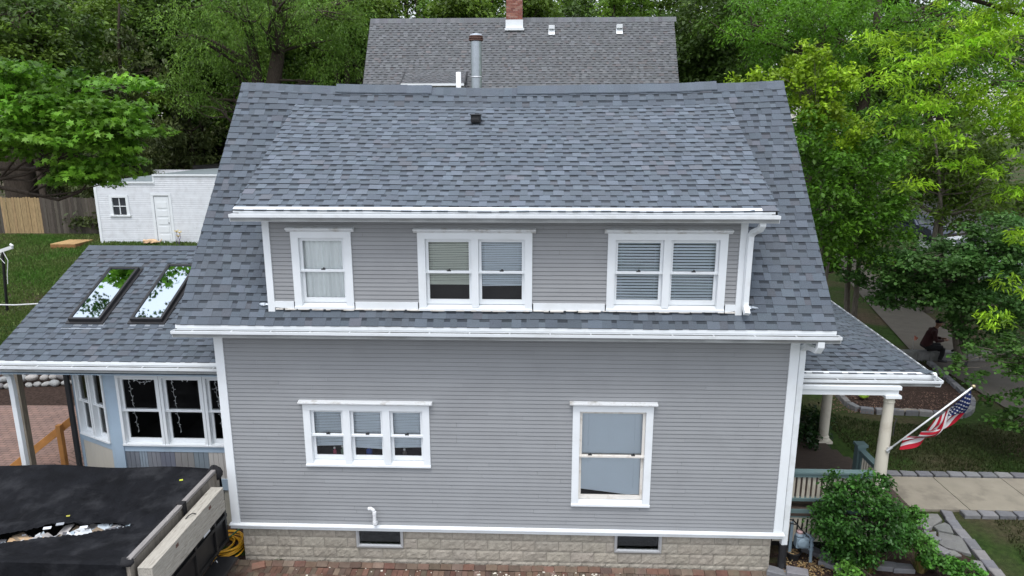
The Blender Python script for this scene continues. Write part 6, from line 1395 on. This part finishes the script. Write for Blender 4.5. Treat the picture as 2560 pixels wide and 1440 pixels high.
# ---------------------------------------------------------------- person, dog, low block wall
ps = zA(1500, 745, .0); pz = hz(ps.x, ps.y)
lw = empty('low_block_wall', (ps.x, ps.y+.2, pz), 'low grey block wall the person is sitting on', 'wall')
x = ps.x-1.1; k = 0
while x < ps.x+1.9: MB().box(x, x+.38, ps.y-.02, ps.y+.28, pz-.1, pz+.30, vary((.22, .215, .21), .15)).build('block', 'stone', lw, bevel=.012); x += .39
def remesh(o, vs=.014, it=3):
    r = o.modifiers.new('remesh', 'REMESH'); r.mode = 'VOXEL'; r.voxel_size = vs; r.use_smooth_shade = True; s_ = o.modifiers.new('smooth', 'SMOOTH'); s_.iterations = it; s_.factor = .5; return o
pr = Vector((ps.x-.03, ps.y+.12, pz))
def W_(p): a = .25; return pr+Vector((p[0]*math.cos(a)+p[1]*math.sin(a), -p[0]*math.sin(a)+p[1]*math.cos(a), p[2]))
def T_(m, pts, rs, n=12): m.tube([W_(p) for p in pts], rs, n)
body = MB()
T_(body, [(-.02, 0, .42), (.0, 0, .52), (.05, 0, .70), (.13, 0, .90), (.18, 0, 1.04), (.22, 0, 1.10)], [.14, .15, .135, .15, .10, .055], 14)
T_(body, [(.21, 0, 1.06), (.25, 0, 1.16)], [.055, .055]); body.blob(W_((.28, 0, 1.255)), (.098, .08, .118), amp=.02, n=16, m=12); T_(body, [(.36, 0, 1.245), (.392, 0, 1.235)], [.02, .014], 8); T_(body, [(.33, 0, 1.17), (.36, 0, 1.165)], [.035, .02], 8)
for s_ in (-1, 1):
    body.blob(W_((.27, s_*.083, 1.25)), (.02, .012, .03), amp=0)
    T_(body, [(.02, s_*.09, .44), (.24, s_*.12, .47), (.44, s_*.13, .48)], [.095, .085, .065]); T_(body, [(.44, s_*.13, .48), (.44, s_*.13, .28), (.40, s_*.12, .07)], [.06, .055, .038]); T_(body, [(.38, s_*.12, .06), (.50, s_*.13, .04), (.60, s_*.135, .035)], [.04, .045, .03])
    T_(body, [(.15, s_*.10, 1.0), (.14, s_*.19, .99), (.17, s_*.235, .86), (.20, s_*.25, .73)], [.06, .062, .05, .044]); T_(body, [(.20, s_*.25, .73), (.36, s_*.18, .72), (.48, s_*.10, .73)], [.043, .037, .026]); T_(body, [(.47, s_*.10, .73), (.53, s_*.08, .735), (.57, s_*.07, .74)], [.028, .04, .032], 10)
    for q in range(4): yy_ = s_*(.045+.016*q); T_(body, [(.56, yy_, .745), (.60, yy_, .75), (.625+.008*(q % 2), yy_-s_*.004, .735)], [.0095, .009, .008], 6)
    T_(body, [(.50, s_*.06, .745), (.54, s_*.035, .765), (.57, s_*.028, .77)], [.012, .0105, .009], 6)
pe = body.build('person', 'skin', org=tuple(pr), smooth=True); remesh(pe, .009, 2); tag(pe, 'person in a dark maroon shirt and black cap sitting hunched on the low block wall', 'person')
sh = MB(); T_(sh, [(-.03, 0, .47), (.0, 0, .54), (.045, 0, .70), (.125, 0, .90), (.18, 0, 1.03), (.215, 0, 1.09)], [.165, .168, .158, .168, .12, .07], 16)
for s_ in (-1, 1): T_(sh, [(.14, s_*.08, 1.0), (.135, s_*.19, .99), (.165, s_*.24, .86), (.20, s_*.255, .72)], [.07, .078, .066, .06]); T_(sh, [(.20, s_*.255, .73), (.34, s_*.19, .72), (.44, s_*.125, .728)], [.058, .05, .042])
remesh(sh.build('shirt', 'shirt', pe, smooth=True), .013)
tp = MB(); T_(tp, [(-.05, 0, .41), (-.0, 0, .50)], [.15, .165], 14)
for s_ in (-1, 1): T_(tp, [(.0, s_*.09, .43), (.24, s_*.12, .47), (.45, s_*.13, .485)], [.11, .10, .08]); T_(tp, [(.45, s_*.13, .485), (.45, s_*.13, .28), (.41, s_*.12, .09)], [.075, .07, .06])
remesh(tp.build('trousers', 'black_cloth', pe, smooth=True), .014)
for s_ in (-1, 1):
    q = MB(); T_(q, [(.36, s_*.12, .055), (.48, s_*.13, .045), (.61, s_*.135, .04)], [.05, .053, .04]); q.build('shoe', 'black_plastic', pe, smooth=True)
q = MB(); q.blob(W_((.272, 0, 1.305)), (.108, .092, .078), amp=.01, n=16, m=10); q.obox(W_((.385, 0, 1.295)), W_((.06, 0, -.012))-W_((0, 0, 0)), W_((0, .07, 0))-W_((0, 0, 0)), (0, 0, .006)); q.build('cap', 'black_cloth', pe, smooth=True)
dp = zA(1782, 815, .0); dz = hz(dp.x, dp.y)
dg_ = MB(); D_ = lambda p: Vector((dp.x-p[0]*.95, dp.y+p[1]-.15*p[0], dz+p[2]))
def TD(pts, rs, n=12): dg_.tube([D_(p) for p in pts], rs, n)
TD([(-.16, 0, .12), (-.12, 0, .22), (0, 0, .34), (.08, 0, .45), (.10, 0, .52)], [.10, .15, .13, .12, .08], 14)
TD([(.08, 0, .48), (.14, 0, .58), (.16, 0, .62)], [.075, .07, .06]); dg_.blob(D_((.18, 0, .64)), (.085, .072, .07), amp=.03); TD([(.22, 0, .63), (.31, 0, .605), (.34, 0, .60)], [.045, .035, .026])
for s_ in (-1, 1):
    TD([(.13, s_*.05, .69), (.11, s_*.07, .76), (.10, s_*.075, .79)], [.035, .022, .006], 8)
    TD([(.07, s_*.07, .42), (.10, s_*.075, .22), (.10, s_*.075, .05), (.17, s_*.075, .025)], [.055, .042, .032, .034]); TD([(-.12, s_*.1, .18), (.02, s_*.13, .20), (-.06, s_*.13, .07), (.06, s_*.13, .03)], [.09, .075, .04, .034])
TD([(-.22, 0, .08), (-.34, .05, .04), (-.42, .12, .05)], [.035, .028, .015])
remesh(dg_.build('dog', 'black_fur', smooth=True, org=(dp.x, dp.y, dz)), .014); d_o = bpy.data.objects['dog']; tag(d_o, 'black dog sitting beside the person, half hidden by leaves', 'dog')

# ---------------------------------------------------------------- cars parked on the street
def car(loc, rz, col, label, h=1.45):
    z = hz(loc[0], loc[1])+.015; o = empty('parked_car', (loc[0], loc[1], z), label, 'car', 'cars parked on the street'); o.rotation_euler = (0, 0, rz)
    ORG[o.name] = Vector((0, 0, 0)); L = 4.5
    prof = [(-2.25, .35), (-2.27, .62), (-2.15, .86), (-1.6, .95), (-.75, 1.0), (-.15, h-.06), (.35, h), (1.25, h-.03), (1.85, 1.06), (2.2, 1.0), (2.27, .7), (2.24, .35)]
    m = MB(); V = []; n = len(prof)
    rows = [(-.88, .93), (-.90, 1.0), (-.62, 1.0), (.62, 1.0), (.90, 1.0), (.88, .93)]
    for y, k in rows:
        for (x, zz) in prof:
            hi = zz > 1.01; yy_ = y*(.78 if hi else 1); V.append((x*(k if abs(y) > .8 else 1), yy_ if abs(y) > .7 else y*(.9 if hi else 1), zz*(1 if abs(y) < .7 else (.985))))
    F = [(r*n+i, (r+1)*n+i, (r+1)*n+(i+1) % n, r*n+(i+1) % n) for r in range(5) for i in range(n)]+[tuple(range(n-1, -1, -1)), tuple(5*n+i for i in range(n))]
    m.add(V, F, col); m.build('body', 'car_paint', o, bevel=.03)
    m = MB()
    for s_ in (-1, 1):
        m.add([(-.62, s_*.90, 1.0), (1.75, s_*.90, 1.02), (1.2, s_*.715, h-.09), (-.1, s_*.715, h-.11)], [(0, 1, 2, 3)])
    m.add([(-.78, -.72, 1.02), (-.78, .72, 1.02), (-.2, .6, h-.06), (-.2, -.6, h-.06)], [(0, 1, 2, 3)]); m.add([(1.9, -.72, 1.06), (1.9, .72, 1.06), (1.3, .6, h-.04), (1.3, -.6, h-.04)], [(0, 1, 2, 3)])
    for a in m.v: pass
    m.v = [(x+(-.015 if x < 0 else .015)*(abs(y) < .71), y*1.006, zz+.012) for x, y, zz in m.v]
    m.build('glass', 'car_glass', o)
    for x in (-1.4, 1.4):
        for s_ in (-1, 1):
            q = MB(); q.lathe((x, s_*.78, .33), [(.31, 0), (.33, .03), (.33, .15), (.31, .17)], 20, axis=(0, s_, 0)); w = q.build('wheel', 'tyre', o)
            q = MB(); q.lathe((x, s_*.93, .33), [(.21, 0), (.2, .025), (.05, .03)], 14, axis=(0, s_, 0)); q.build('rim', 'alu', w)
    for s_ in (-1, 1):
        MB().box(-2.29, -2.2, s_*.62-.17, s_*.62+.17, .68, .80).build('headlight', 'pvc', o, bevel=.02); MB().box(2.2, 2.29, s_*.66-.13, s_*.66+.13, .74, .9, (.3, .02, .02)).build('tail_light', 'plain', o, bevel=.02)
    return o
car((22.3, 19.5), R(97), (.55, .58, .60), 'silver car parked on the street, nearest, seen through the leaves')
car((23.4, 27.0), R(97), (.68, .70, .72), 'white car parked on the street behind the silver one')
car((25.6, 35.0), R(97), (.05, .06, .09), 'dark blue car parked furthest along the street')
